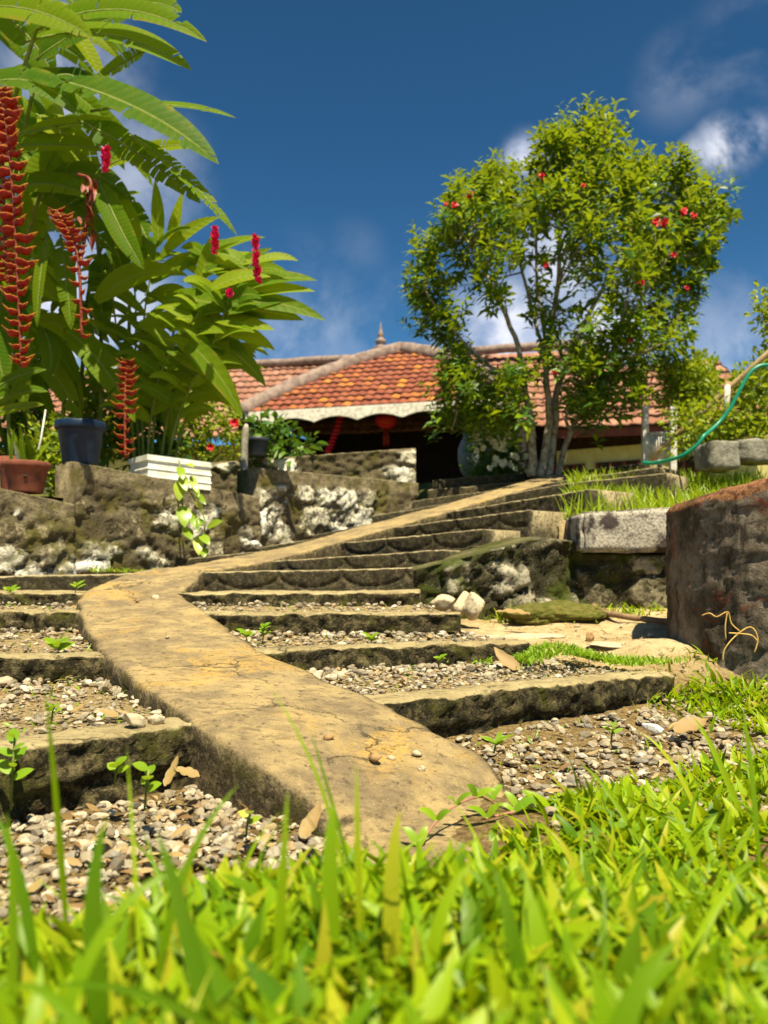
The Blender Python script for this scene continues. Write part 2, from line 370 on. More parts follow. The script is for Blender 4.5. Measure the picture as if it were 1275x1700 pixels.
plain('stolon', (.26, .12, .07), (.36, .17, .12), 20)
plain('bark', (.36, .33, .25), (.15, .125, .085), 16, .9, .6, .01)
plain('brownbark', (.30, .19, .10), (.16, .095, .05), 14, .9, .6, .01)
plain('straw', (.55, .36, .10), (.38, .22, .06), 20)
plain('red', (.62, .012, .03), (.42, .008, .02), 30, .5)
plain('flower_pink', (.70, .01, .12), (.5, .01, .05), 30, .5)
plain('bract_red', (.36, .014, .010), (.16, .012, .010), 40, .4)
plain('bract_tip', (.52, .24, .02), (.26, .05, .012), 40, .4)
plain('bract_dark', (.16, .02, .012), (.24, .06, .02), 40, .5)
plain('terracotta', (.22, .065, .035), (.12, .04, .025), 9, .85)
plain('blue_plastic', (.006, .018, .045), (.014, .032, .062), 6, .42, .1)
plain('dark_plastic', (.015, .02, .03), (.03, .035, .045), 6, .5, .1)
plain('white_foam', (.80, .80, .72), (.62, .60, .48), 9, .7, .2)
plain('post_grey', (.36, .33, .27), (.20, .18, .14), 14, .9)
plain('valance', (.72, .68, .58), (.42, .36, .28), 14, .9, .3, .004, .2, .42, .7)
plain('ridge', (.26, .19, .155), (.14, .10, .085), 6, .9, .6, .02)
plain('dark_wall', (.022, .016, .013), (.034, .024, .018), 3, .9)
plain('floor_red', (.12, .05, .03), (.16, .07, .04), 3, .6)
plain('yellow_wall', (.72, .62, .24), (.60, .50, .18), 3, .9)
plain('fascia', (.22, .05, .025), (.14, .035, .02), 6, .7)
plain('dark_wood', (.035, .016, .010), (.055, .025, .014), 10, .8)
plain('white_metal', (.62, .60, .54), (.42, .38, .32), 14, .6)
plain('hose', (.006, .17, .10), (.01, .22, .13), 6, .35, .05)
plain('bamboo', (.36, .27, .12), (.24, .17, .08), 12, .7)
plain('urn', (.16, .19, .19), (.11, .135, .14), 4, .5)
plain('white_petal', (.82, .84, .70), (.75, .78, .55), 20, .6)
plain('lantern_red', (.40, .015, .015), (.30, .01, .01), 20, .6)
plain('block_grey', (.24, .225, .18), (.10, .09, .065), 9, .95, .7, .015)
plain('moss_clump', (.10, .105, .012), (.19, .165, .035), 25, .95, 1.0, .02)
# roof tiles
def tilemat(name, stops, dirt):
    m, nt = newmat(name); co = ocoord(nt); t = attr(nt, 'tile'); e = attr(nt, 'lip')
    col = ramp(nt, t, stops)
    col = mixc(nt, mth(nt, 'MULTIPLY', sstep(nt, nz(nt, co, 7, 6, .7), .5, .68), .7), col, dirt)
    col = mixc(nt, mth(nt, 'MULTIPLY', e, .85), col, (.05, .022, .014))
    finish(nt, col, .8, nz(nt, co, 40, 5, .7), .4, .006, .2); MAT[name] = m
tilemat('tile_front', [(0, (.19, .05, .028)), (.4, (.26, .075, .038)), (.65, (.23, .072, .042)), (.85, (.34, .11, .034)), (1, (.44, .17, .03))], (.11, .042, .03))
tilemat('tile_main', [(0, (.23, .10, .062)), (.5, (.29, .135, .085)), (1, (.35, .18, .12))], (.17, .09, .065))
# ================================================================== GROUND
CP = np.array([(-3,.3,-.45),(0,.3,-.45),(3,.3,-.45),(-1,1,-.46),(0,1,-.47),(1,1,-.47),(2,1,-.45),(-.9,1.5,-.61),(-.4,1.5,-.61),(.1,1.5,-.60),(-1,2,-.63),(-.4,2.1,-.63),(-.1,1.75,-.63),
 (.6,1.6,-.58),(.8,2.2,-.61),(.4,2.5,-.63),(1,2.7,-.62),(1.5,2,-.56),(2.5,2,-.5),(1.3,3,-.60),(1.8,3,-.5),(2.5,3,-.42),(1,3.7,-.44),(.8,4.1,-.37),(1.4,4,-.37),(1.5,4.8,-.32),
 (2.2,3.6,-.37),(3,4,-.3),(1.7,5.2,-.29),(.7,4.6,-.34),(1,5,-.31),(-1,2.6,-.6),(.3,3.1,-.58),(-1.3,3.3,-.52),(0,3.6,-.48),(-.3,4.2,-.38),(-1.5,4.2,-.35),(-2.5,3,-.5),(-2.5,4.5,-.32),
 (-.5,5,-.28),(-2,5.2,-.2),(.3,5.5,-.18),(-1,6,-.18),(0,7,-.05),(1,6.5,.0),(1.2,8,.4),(2,9.2,1.0),(0,9,.6),(-1.5,7,-.05),(2,9.8,1.12),(1,10.3,1.13),(0,11,1.13),(3,10,1.15),(-3,11,1.13),
 (-6,10,1.0),(6,10,1.15),(0,14,1.15),(-10,14,1.15),(10,14,1.15),(1.7,5.9,-.1),(2.2,6.6,.2),(3,7,.45),(4,6,.4),(4,4.5,-.1),(-3.5,6.5,.25),(-3,8,.5),(-1.5,9,.75),(-5,8,.55),(6,4,-.1),(-6,4,-.2),(-6,1,-.45),(6,1,-.45)], float)
def Hn(x, y):
    x = np.asarray(x, float); y = np.asarray(y, float); sh = x.shape
    X = x.ravel()[:, None]; Y = np.minimum(y.ravel(), 30)[:, None]
    d2 = (X - CP[:, 0])**2 + (Y - CP[:, 1])**2 + .004
    wt = d2 ** -2.0
    h = (wt * CP[:, 2]).sum(1) / wt.sum(1)
    far = np.clip((y.ravel() - 10.5) / 1.5, 0, 1); h = h * (1 - far) + 1.15 * far
    return h.reshape(sh) + ZC
def H(x, y): return float(Hn(np.array([x]), np.array([y]))[0])
xs = np.concatenate([np.linspace(-300, -7, 14), np.arange(-6.5, -3, .25), np.arange(-3, 3.6, .045), np.arange(3.6, 7, .25), np.linspace(7.5, 300, 14)])
ys = np.concatenate([np.linspace(-60, -1, 8), np.arange(0, 6.4, .045), np.arange(6.4, 12.5, .15), np.linspace(13, 600, 22)])
gx, gy = np.meshgrid(xs, ys); gz = Hn(gx, gy)
for j in range(gx.shape[0]):
    if not (0 < ys[j] < 12): continue
    for i in range(gx.shape[1]):
        if -3.2 < xs[i] < 3.8: gz[j, i] += .035 * fr(Vector((xs[i]*2.2, ys[j]*2.2, 3)), 4) * (1 if ys[j] > 3.4 else .5)
V = np.stack([gx.ravel(), gy.ravel(), gz.ravel()], 1); nx = len(xs); ny = len(ys)
ii = (np.arange(ny-1)[:, None] * nx + np.arange(nx-1)[None]).ravel()
F = np.stack([ii, ii+1, ii+nx+1, ii+nx], 1)
place('ground', mesh_np('ground', V, F, MAT['soil']), kind='structure')

# ================================================================== RAMP
RL = [(612,1500,1.46),(560,1400,1.77),(520,1340,1.86),(320,1203,2.217),(170,1085,3.06),(133,1015,3.99),(140,985,4.5),(205,957,5.0),(240,948,5.25),(304,942,5.5),(400,924,6.1),(494,905,6.8),(555,887,7.2),(672,856,7.9),(772,829,8.45),(900,790,9.5)]
RR = [(930,1400,1.77),(850,1330,2.09),(800,1262,2.255),(622,1165,2.6),(430,1080,3.18),(340,1017,3.9),(303,988,4.45),(325,968,4.65),(338,950,4.95),(372,946,5.08),(450,932,5.6),(565,901,6.35),(655,876,6.9),(742,851,7.45),(840,822,8.0),(955,790,9.2)]
cl_, cr_ = catmull([P(*q) for q in RL], 14), catmull([P(*q) for q in RR], 14)
mb = MB(); nW = 18
prof_n = None; rings = []
for i, (a, b) in enumerate(zip(cl_, cr_)):
    side = (b - a); side.z = 0; side.normalize(); ring = []
    ea = a + side * .018 * ns(a.x*9, a.y*9, 1); eb = b + side * .018 * ns(b.x*9, b.y*9, 5)
    up = Vector((0, 0, .012))
    for k in range(9):                      # left face, bottom to top
        z = -.36 * (1 - k / 9) - .018
        q = ea + up + Vector((0, 0, z)); q += side * (-.016 * fr(q * 11, 4) - .01*(1-k/9)); ring.append(q)
    for k in range(nW + 1):
        t = k / nW; q = lerp(ea, eb, t) + up
        e = min(t, 1 - t)
        q.z += .006 * fr(q * 6, 4) + .004 * fr(q * 30, 3) - (.010 if e == 0 else 0) - (.012 * max(0, ns(q.x*14, q.y*14, 9)) if e < .06 else 0)
        ring.append(q)
    for k in range(9):
        z = -.36 * (k + 1) / 9 - .018
        q = eb + up + Vector((0, 0, z)); q += side * (.016 * fr(q * 11, 4)); ring.append(q)
    rings.append(ring)
m_ = len(rings[0]); vs = [q for r_ in rings for q in r_]
fs = [(i*m_+k, i*m_+k+1, (i+1)*m_+k+1, (i+1)*m_+k) for i in range(len(rings)-1) for k in range(m_-1)]
fs = [tuple(reversed(f)) for f in fs]
fs.append(tuple(range(m_))); fs.append(tuple(reversed([(len(rings)-1)*m_+k for k in range(m_)])))
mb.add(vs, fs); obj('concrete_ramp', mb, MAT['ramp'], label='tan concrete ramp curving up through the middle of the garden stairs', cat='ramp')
RAMP = [(p.x, p.y) for p in cl_] + [(p.x, p.y) for p in reversed(cr_)]
def ramp_z(x, y):                           # height of the ramp surface at a plan point
    best = None
    for i, (a, b) in enumerate(zip(cl_, cr_)):
        m0 = lerp(a, b, .5); d = (m0.x-x)**2 + (m0.y-y)**2
        if best is None or d < best[0]: best = (d, i)
    a, b = cl_[best[1]], cr_[best[1]]; s_ = b - a; t = max(0, min(1, ((x-a.x)*s_.x + (y-a.y)*s_.y) / (s_.x**2 + s_.y**2)))
    return lerp(a, b, t).z + .012

# ================================================================== STEPS
STEPS = {
 1: [(-60,1256,1.85),(0,1245,1.907),(320,1203,2.217),(622,1165,2.6),(1120,1117,3.33)],
 2: [(-80,1096,2.82),(0,1092,2.918),(170,1087,3.02),(430,1080,3.18),(878,1065,3.575)],
 3: [(-90,1013,4.1),(133,1015,3.99),(340,1018,3.83),(765,1018,3.83)],
 4: [(-90,983,4.6),(138,985,4.5),(305,985,4.45),(697,983,4.45)],
 5: [(-90,959,5.0),(215,952,5.05),(338,950,4.95),(685,942,4.85)],
 6: [(340,935,6.1),(400,925,6.1),(450,932,5.6),(735,912,5.1)],
 7: [(304,928,6.5),(476,911,6.75),(565,901,6.35),(800,878,5.4)],
 8: [(431,908,7.05),(555,889,7.2),(655,875,6.9),(875,846,5.7)],
 9: [(516,889,7.45),(672,857,7.9),(742,850,7.45),(975,812,6.0)],
 10: [(602,859,7.95),(772,830,8.45),(840,821,8.0),(930,803,7.6),(1106,785,6.9)],
 11: [(684,832,8.45),(835,811,8.9),(890,805,8.6),(1090,775,7.6)],
 12: [(710,813,8.75),(870,799,9.3),(935,793,9.1),(1000,787,8.9)],
 13: [(718,797,9.1),(895,783,9.75),(960,781,9.65),(1075,768,9.0)]}
SLAB = {
 1: ('lowest step, a mossy concrete kerb with gravel lying in front of it', .15, .30),
 2: ('second step from the bottom, mossy kerb ending beside the low green groundcover', .14, .30),
 3: ('third step from the bottom, kerb with pale stones set under its edge', .16, .30),
 4: ('fourth step from the bottom, low dark kerb below the scallop-grooved riser', .5, .30),
 5: ('fifth step, widest dark riser grooved with large scallops, right of the ramp bend', .55, .45),
 6: ('sixth step, narrow grooved riser just above the widest scalloped one', .55, .5),
 7: ('seventh step, long dark riser whose right end stands above the mossy side stones', .55, .5),
 8: ('eighth step, grooved riser with green moss on its right end face', .55, .5),
 9: ('ninth step, tall dark riser ending just left of the tall terrace grass', .55, .5),
 10: ('tenth step, slim grey edge running into the terrace grass', .5, .4),
 11: ('third step from the top, thin grey edge near the end of the low stone parapet', .5, .35),
 12: ('second step from the top, dark riser just under the landing', .45, .35),
 13: ('topmost step, grey edge at the foot of the multi-stemmed tree', .7, .35)}
FRONT = {}
for k, pl in STEPS.items():
    lab, depth, down = SLAB[k]
    pts = [P(*q) for q in pl]; low = k <= 4; grv = k in (5, 6, 7, 8, 9)
    back = Vector((-(pts[-1]-pts[0]).y, (pts[-1]-pts[0]).x, 0)).normalized()
    if k >= 5:
        e = pts[-1] - pts[-2]; back = Vector((-e.y, e.x, 0)).normalized()
    st = resample(pts, .018 if k < 5 else .008 if k < 10 else .04); FRONT[k] = (st, back, depth)
    nf = 16 if k < 5 else 30 if k < 10 else 8; rings = []; s = 0; rr = .013
    rough = .020 if low else .006
    ph = k * .37
    for i, p in enumerate(st):
        if i: s += (st[i] - st[i-1]).length
        ring = []; wz = .005 * ns(s * 3, k * 9.1) + (1 if low else .45) * (.005 * fr(Vector((s*9, k, 2)), 3))
        endc = min(s, 1e9)
        for j in range(nf + 1):
            z = -down + (down - rr) * (j / nf) ** .75
            q = p + Vector((0, 0, z + wz * j / nf))
            d = rough * fr(q * 15, 5) + rough * .5 * ns(q.x*55, q.y*55, q.z*55)
            if low:
                t = max(0, min(1, (-z - .10 - .03 * ns(s*4, k)) / .03)); d -= t * .028
                if t > 0: d += t * .028 * max(0, ns(s * 9, z * 9, k * 3) * 2)
            if grv:
                L = .40 if k == 5 else .46; u = ((s + ph) % L) / L
                dj = min(u, 1-u) * L; arc = -.035 - .075 * math.sin(math.pi * u) ** .6; dz = abs(z - arc) if k < 9 else 1
                g = math.exp(-(dj/.010)**2) * (1 if z > -.05 or True else 0) * (1 if z > arc + .0 else .4) + math.exp(-(dz/.012)**2)
                d -= (.013 if k != 5 or p.x > -1.16 else 0) * min(1, g)
            ring.append(q - back * d)
        for (b_, z_) in ((rr*.3, -rr*.3), (rr, 0), (depth*.15, 0), (depth*.35, 0), (depth*.6, 0), (depth*.8, 0), (depth, 0)):
            q = p + back * b_ + Vector((0, 0, z_ + wz)); n_ = fr(q * 22, 4)
            q.z += (.005 if low else .003) * n_
            if b_ <= rr: q += back * max(0, ns(q.x*18, q.y*18, k)) * (.02 if low else .008); q.z -= max(0, ns(q.x*14, q.y*14, k+4)) * (.012 if low else .005)
            ring.append(q)
        ring.append(p + back * depth + Vector((0, 0, -down))); rings.append(ring)
    m_ = len(rings[0]); vs = [q for r_ in rings for q in r_]
    fs = [((i+1)*m_+j, (i+1)*m_+j+1, i*m_+j+1, i*m_+j) for i in range(len(rings)-1) for j in range(m_-1)]
    fs.append(tuple(range(m_))); fs.append(tuple(reversed([(len(rings)-1)*m_+j for j in range(m_)])))
    fs = [tuple(reversed(f)) for f in fs]
    mb = MB(); mb.add(vs, fs)
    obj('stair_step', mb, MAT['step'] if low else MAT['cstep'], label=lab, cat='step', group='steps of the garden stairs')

# gravel-filled treads behind the kerbs of the lower flight
def at_frac(st, t):
    f = t * (len(st) - 1); i = min(int(f), len(st) - 2); return lerp(st[i], st[i+1], f - i)
TREAD = {}
for k in (1, 2, 3):
    a, ba, da = FRONT[k]; b, bb, db = FRONT[k+1]
    def pt(t, u, a=a, ba=ba, da=da, b=b, bb=bb):
        p0 = at_frac(a, t) + ba * (da - .02); p1 = at_frac(b, t) + bb * .06
        p1 = Vector((p1.x, p1.y, p0.z + .03)); q = lerp(p0, p1, u); q.z -= .022; return q
    TREAD[k] = pt
    mb = MB(); n1, n2 = 90, 14; vs = []
    for j in range(n2 + 1):
        for i in range(n1 + 1):
            q = pt(i/n1, j/n2); q.z += .012 * fr(q * 9, 4); vs.append(q)
    mb.add(vs, [(j*(n1+1)+i, j*(n1+1)+i+1, (j+1)*(n1+1)+i+1, (j+1)*(n1+1)+i) for j in range(n2) for i in range(n1)])
    obj('gravel_path', mb, MAT['dirt'], kind='structure')

# ================================================================== WALLS
def wall(name, plan, zb, zt, thick, mat, label, cat='wall', size=.26, bump=.05, capd=.10, seed=1, ds=.022, aspect=1.25, group=None, inward=None, rough=.016, rnd=0):
    """plan: (x, y) polyline with the face on the right-hand side of travel reversed; zb/zt: heights (relative) at the plan points"""
    pts = [Vector((x, y, 0)) for x, y in plan]
    st = []; zbs = []; zts = []; nrm = []
    for i in range(len(pts) - 1):
        a, b = pts[i], pts[i+1]; n = max(1, int((b-a).length / ds))
        for k in range(n + (i == len(pts) - 2)):
            t = k / n; st.append(lerp(a, b, t)); zbs.append(lerp(zb[i], zb[i+1], t)); zts.append(lerp(zt[i], zt[i+1], t))
    N = len(st); s = [0.0]
    for i in range(1, N): s.append(s[-1] + (st[i]-st[i-1]).length)
    for i in range(N):
        d = st[min(i+1, N-1)] - st[max(i-1, 0)]; d.normalize(); nrm.append(Vector((d.y, -d.x, 0)))
    rs = random.Random(seed); Ltot = s[-1]; z0, z1 = min(zbs) - .1, max(zts) + .1
    seeds = []; sx, sz = size * aspect, size
    for j in range(int((z1-z0)/sz) + 3):
        for i in range(int(Ltot/sx) + 3):
            seeds.append(((i - 1 + rs.random()*.8 + (j % 2)*.5) * sx, z0 + (j - 1 + rs.random()*.75) * sz, rs.random(), .55 + .6*rs.random()))
    S = np.array(seeds)
    nzv = max(8, int((max(zts) - min(zbs)) / ds)); rings = []; sid = []; mort = []; capA = []
    for i in range(N):
        ring = []
        for j in range(nzv + 1):
            z = lerp(zbs[i], zts[i], j / nzv); q = st[i] + Vector((0, 0, z + ZC))
            wob = Vector((ns(q.x*4, q.y*4, q.z*4 + seed) + .55*ns(q.x*11, q.y*11, q.z*11) + .3*ns(q.x*27, q.y*27, q.z*27), ns(q.x*4 + 9, q.y*4, q.z*4) + .55*ns(q.x*11 + 5, q.y*11, q.z*11) + .3*ns(q.x*27, q.y*27 + 4, q.z*27)))
            dd = np.hypot((S[:,0] - s[i] - wob.x*.11) / aspect, S[:,1] - z - wob.y*.09) / S[:,3]
            o = np.argpartition(dd, 2)[:3]; o = o[np.argsort(dd[o])]
            e = (dd[o[1]] - dd[o[0]]) / size
            mo = 1 - min(1, max(0, e / .38)); mo = max(mo, .72 if S[o[0], 2] < .26 else 0); capf = min(1, max(0, (capd - (zts[i] - z) + .03*ns(s[i]*5, seed)) / .03)) if capd > 0 else 0
            h = bump * (1 - mo ** 2.2) * (.45 + .7 * S[o[0], 2]) * (1 - capf) + capf * bump * .5
            h += (bump * .42 * fr(q * 9, 6) + rough * fr(q * 24, 6)) * (1 - .65 * capf)
            q = q + nrm[i] * (h - (rnd * max(0, 1 - (zts[i] - z) / rnd)**2.2 if rnd else 0))
            if j == nzv: q.z -= .01
            ring.append(q); sid.append(float(S[o[0], 2])); mort.append(float(mo)); capA.append(float(capf))
        zt_ = zts[i] + ZC + .008 * ns(s[i]*9, seed)
        for b_ in (max(.03, rnd*1.3), thick*.5, thick):
            ring.append(st[i] - nrm[i]*b_ + Vector((0, 0, zt_ + .006*ns(s[i]*12, b_*30)))); sid.append(.4); mort.append(.3); capA.append(1.0)
        ring.append(st[i] - nrm[i]*thick + Vector((0, 0, zbs[i] + ZC))); sid.append(.4); mort.append(.3); capA.append(1.0)
        rings.append(ring)
    m_ = len(rings[0]); vs = [q for r_ in rings for q in r_]
    fs = [(i*m_+j, (i+1)*m_+j, (i+1)*m_+j+1, i*m_+j+1) for i in range(N-1) for j in range(m_-1)]
    fs.append(tuple(range(m_))); fs.append(tuple(reversed([(N-1)*m_+j for j in range(m_)])))
    mb = MB(); mb.add(vs, fs, sid=sid, mort=mort, cap=capA)
    return mb
def W(t): return (-2.7 + 3.22*t, 5.5 + 3.2*t)
def tpx(px):                                   # wall-line parameter seen at a pixel column
    k = (px - 637.5) / 1300; return (k*5.5 + 2.7) / (3.22 - 3.2*k)
def zrel(py, D): return (945 - py) / 1300 * D
def seg(pa, ya, pb, yb, n=6):
    pl, zt = [], []
    for i in range(n + 1):
        px = lerp(pa, pb, i/n); t = tpx(px); q = W(t); pl.append(q); zt.append(zrel(lerp(ya, yb, i/n), q[1]))
    return pl, zt
root = thing('retaining_wall', (-1.0, 7.0, ZC), 'stepped rubble stone garden wall with concrete coping, left of the stairs below the potted plants', 'wall')
for (pa, ya, pb, yb, sz, sd_) in ((-150, 775, 121, 836, .30, 3), (122, 765, 428, 824, .27, 9), (429, 776, 692, 801, .26, 4)):
    pl, zt = seg(pa, ya, pb, yb)
    zb = [-.30 + .5 * max(0, (q[1] - 6.2)) * .33 for q in pl]
    mb = wall('w', pl, zb, zt, .34, None, '', size=sz*.85, bump=.05, capd=.15, seed=sd_)
    obj('wall_section', mb, MAT['wall'], root)
# low parapet behind, ending beside the top steps
a = P(335, 768, 8.6); b = P(690, 743, 8.62)
mb = wall('w', [(a.x, a.y), (b.x, b.y)], [.3, .45], [a.z-ZC, b.z-ZC], .75, None, '', size=.30, bump=.05, capd=.05, seed=12)
obj('parapet_wall', mb, MAT['wall'], label='low weathered stone parapet ending beside the top steps in front of the dark veranda', cat='wall')
# mossy stones under the right ends of the steps
root = thing('side_wall', (1.0, 5.2, ZC), 'mossy rubble wall holding up the right ends of the steps and the grass terrace', 'wall')
mb = wall('w', [(.185, 4.93), (.45, 5.0), (.75, 5.12), (1.05, 5.3), (1.36, 5.5)], [-.42]*5, [.0, .07, .15, .22, .20], .35, None, '', size=.20, bump=.07, capd=.0, seed=21)
obj('rubble_face', mb, MAT['mosswall'], root)
mb = wall('w', [(1.33, 5.44), (1.65, 5.42), (2.0, 5.40), (2.6, 5.38)], [-.42]*4, [.115]*4, .5, None, '', size=.24, bump=.045, capd=.02, seed=23)
obj('mossy_face', mb, MAT['mosswall'], root)
# granite block
bm = bmesh.new(); bmesh.ops.create_cube(bm, size=1)
bmesh.ops.bevel(bm, geom=bm.edges[:], offset=.04, segments=2, affect='EDGES'); bmesh.ops.subdivide_edges(bm, edges=bm.edges[:], cuts=7, use_grid_fill=True)
pa, pb = P(964, 915, 5.28), P(1135, 912, 5.25)
for v in bm.verts:
    q = Vector((lerp(pa.x, pb.x, v.co.x + .5), 5.28 + (v.co.y + .5) * .45, lerp(.115, lerp(.385, .425, v.co.x+.5), v.co.z + .5) + ZC))
    n_ = fr(q * 7, 4); v.co = q + Vector((ns(q.x*8, q.y*8, q.z*8), -1, ns(q.z*8, q.x*8, 4))) * .018 * n_ + Vector((0, .012 * fr(q*24, 3), 0))
me = bpy.data.meshes.new('granite_block'); bm.to_mesh(me); bm.free(); me.materials.append(MAT['granite'])
for p in me.polygons: p.use_smooth = True
place('granite_block', me, label='pale rough-cut granite block lying on the mossy wall in front of the tall grass', cat='stone block')
# round masonry ring at the right edge
cx_, cy_, rad = 2.2, 3.87, .75; pl = []; zt = []; zb = []
for i in range(49):
    a_ = math.pi*.72 + 2*math.pi*i/48          # counter-clockwise; outward face on the right of travel
    x, y = cx_ + rad*math.cos(a_), cy_ + rad*math.sin(a_); pl.append((x, y))
    zt.append(.40 + .06*math.sin(a_*1.0 - .9) * -1 + .10 * (x - 1.45) + .02*ns(a_*2, 4)); zb.append(-.5)
zt[-1] = zt[0]
mb = wall('w', pl, zb, zt, .2, None, '', size=.24, bump=.01, capd=.085, seed=31, ds=.02, rough=.009, rnd=.07, aspect=1.4)
obj('round_planter', mb, MAT['brick'], label='round weathered brick and plaster planter wall at the right edge of the photo', cat='planter')
# terrace behind the granite block
mb = MB(); vs = []; n1, n2 = 50, 40
for j in range(n2+1):
    for i in range(n1+1):
        u, t = i/n1, j/n2; y = lerp(5.72, 9.2, t); x = lerp(1.28 + .30*(y-5.72), 4.6, u)
        z = lerp(.36, 1.05, max(0, (t*3.48 - .1)/3.4)**1.1); vs.append((x, y, z + ZC + .03*ns(x*3, y*3)))
mb.add(vs, [(j*(n1+1)+i, j*(n1+1)+i+1, (j+1)*(n1+1)+i+1, (j+1)*(n1+1)+i) for j in range(n2) for i in range(n1)])
for (e0, e1) in (((0, 0), (0, n1)),):
    b0 = mb.add([(vs[i][0], vs[i][1], vs[i][2]-.6) for i in range(n1+1)], [])
    for i in range(n1): mb.f.append((i, b0+i, b0+i+1, i+1)); mb.m.append(0)
b0 = mb.add([(vs[j*(n1+1)][0], vs[j*(n1+1)][1], vs[j*(n1+1)][2]-.7) for j in range(n2+1)], [])
for j in range(n2): mb.f.append((j*(n1+1), (j+1)*(n1+1), b0+j+1, b0+j)); mb.m.append(0)
obj('terrace_ground', mb, MAT['soil'], kind='structure')
def TZ(x, y): t = (y-5.72)/3.48; return lerp(.36, 1.05, max(0, (t*3.48-.1)/3.4)**1.1) + ZC
# planting bed behind the left wall
mb = MB(); vs = []; n1, n2 = 40, 24
for j in range(n2+1):
    for i in range(n1+1):
        t = lerp(-.35, 1.0, i/n1); q = W(t); u = j/n2 * 2.4 + .18
        zt_ = lerp(.42, .80, (t+.35)/1.35) + .07*j/n2
        vs.append((q[0] - .70*u, q[1] + .71*u, zt_ + ZC + .03*ns(q[0]*4, u*4)))
mb.add(vs, [(j*(n1+1)+i, j*(n1+1)+i+1, (j+1)*(n1+1)+i+1, (j+1)*(n1+1)+i) for j in range(n2) for i in range(n1)])
obj('bed_ground', mb, MAT['soil'], kind='structure')
# blocks beyond the terrace
def rough_box(name, c, s, rot, mat, seed, amp=.02, **kw):
    bm = bmesh.new(); bmesh.ops.create_cube(bm, size=1); bmesh.ops.subdivide_edges(bm, edges=bm.edges[:], cuts=9, use_grid_fill=True)
    M_ = Matrix.Translation(c) @ Matrix.Rotation(rot, 4, 'Z') @ Matrix.Diagonal((s[0], s[1], s[2], 1))
    for v in bm.verts:
        r_ = v.co.copy(); k = max(abs(r_.x), abs(r_.y), abs(r_.z)); n2 = sum(abs(t)**10 for t in r_) ** .1
        v.co = M_ @ (r_ * (k / n2 if n2 else 1)); n_ = fr(v.co*6 + Vector((seed,)*3), 5); v.co += Vector((ns(v.co.x*7, seed), ns(v.co.y*7, seed), ns(v.co.z*7, seed)))*amp + (M_.to_3x3() @ r_).normalized()*n_*amp
    me = bpy.data.meshes.new(name); bm.to_mesh(me); bm.free(); me.materials.append(mat)
    for p in me.polygons: p.use_smooth = True
    return place(name, me, **kw)
q = P(1190, 758, 7.2); rough_box('concrete_block', q, (.30, .3, .26), .1, MAT['block_grey'], 4, label='short grey concrete block standing behind the terrace grass', cat='block')
q = P(1262, 752, 7.3); rough_box('low_parapet', q, (.55, .3, .22), .05, MAT['block_grey'], 8, label='low grey concrete kerb at the right edge above the round planter', cat='kerb')
# ================================================================== HOUSE
def tiled(eL, eR, rL, rR, tw=.2, th=.29, lim0=None, lim1=None, lift=.035, seed=0):
    """tile-covered slope: eave eL-eR, ridge rL-rR; the columns run up the slope, clipped to the limits"""
    eL, eR, rL, rR = map(Vector, (eL, eR, rL, rR)); U = (eR - eL); Lu = U.length; un = U / Lu
    mid_e, mid_r = (eL+eR)/2, (rL+rR)/2; vn = ((rL - eL) - un*(rL-eL).dot(un)); Lv = vn.length; vn = vn / Lv
    nn = un.cross(vn).normalized(); nn = nn if nn.z > 0 else -nn
    a0 = (rL - eL).dot(un) / Lu; a1 = (rR - eL).dot(un) / Lu
    l0 = lim0 or (lambda v: a0*v); l1 = lim1 or (lambda v: 1 + (a1-1)*v)
    nc = max(1, round(Lu/tw)); nr = max(1, round(Lv/th)); rs = random.Random(seed)
    ux = [0, .18, .36, .5, .64, .82, 1.0]; mb = MB(); vs = []; fs = []; tl = []; lp = []
    for r in range(nr):
        rows = ((0.0, 1.0, 1.0), (.10, 1.0, .55), (.3, .80, 0), (1.06, .0, .0))
        base = None
        for c in range(nc):
            val = rs.random(); jit = rs.uniform(-.008, .008); b = len(vs)
            for (fv, hh, dl) in rows:
                for x in ux:
                    u = (c + x) / nc; v = min(1.0, (r + fv) / nr)
                    u_ = min(max(u, l0(v)), l1(v))
                    prof = .5 + .5*math.cos(2*math.pi*(x - .35)); 
                    h = lift*hh + .030*prof + jit
                    vs.append(eL + un*(u_*Lu) + vn*(v*Lv + jit) + nn*h); tl.append(val); lp.append(dl * (0.35 + .6*(1-prof)))
            k = len(ux)
            for j in range(3):
                for i in range(k-1): fs.append((b+j*k+i, b+j*k+i+1, b+(j+1)*k+i+1, b+(j+1)*k+i))
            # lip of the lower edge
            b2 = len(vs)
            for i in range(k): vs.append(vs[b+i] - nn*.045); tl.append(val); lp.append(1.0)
            for i in range(k-1): fs.append((b2+i, b2+i+1, b+i+1, b+i))
    mb.add(vs, fs, tile=tl, lip=lp); return mb
house = thing('tiled_house', (1.5, 18.0, 1.15 + ZC), 'low house with weathered terracotta tiled roofs and a dark open veranda beyond the stairs', 'house')
EL, ER, AP = P(402, 687, 17.2), P(856, 661, 15.9), P(632, 585, 19.7)
hip = lambda v: .5 * (.84 * v**1.28 + .16 * v**10)
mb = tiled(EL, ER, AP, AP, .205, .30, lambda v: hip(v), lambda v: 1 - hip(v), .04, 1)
proof = obj('porch_roof', mb, MAT['tile_front'], house)
def on_front(u, v, lift=.1):
    Uv = ER - EL; un = Uv.normalized(); vn = (AP-EL) - un*(AP-EL).dot(un); nn = un.cross(vn).normalized()
    return EL + Uv*u + vn*v + nn*lift*(1 if nn.z > 0 else -1)
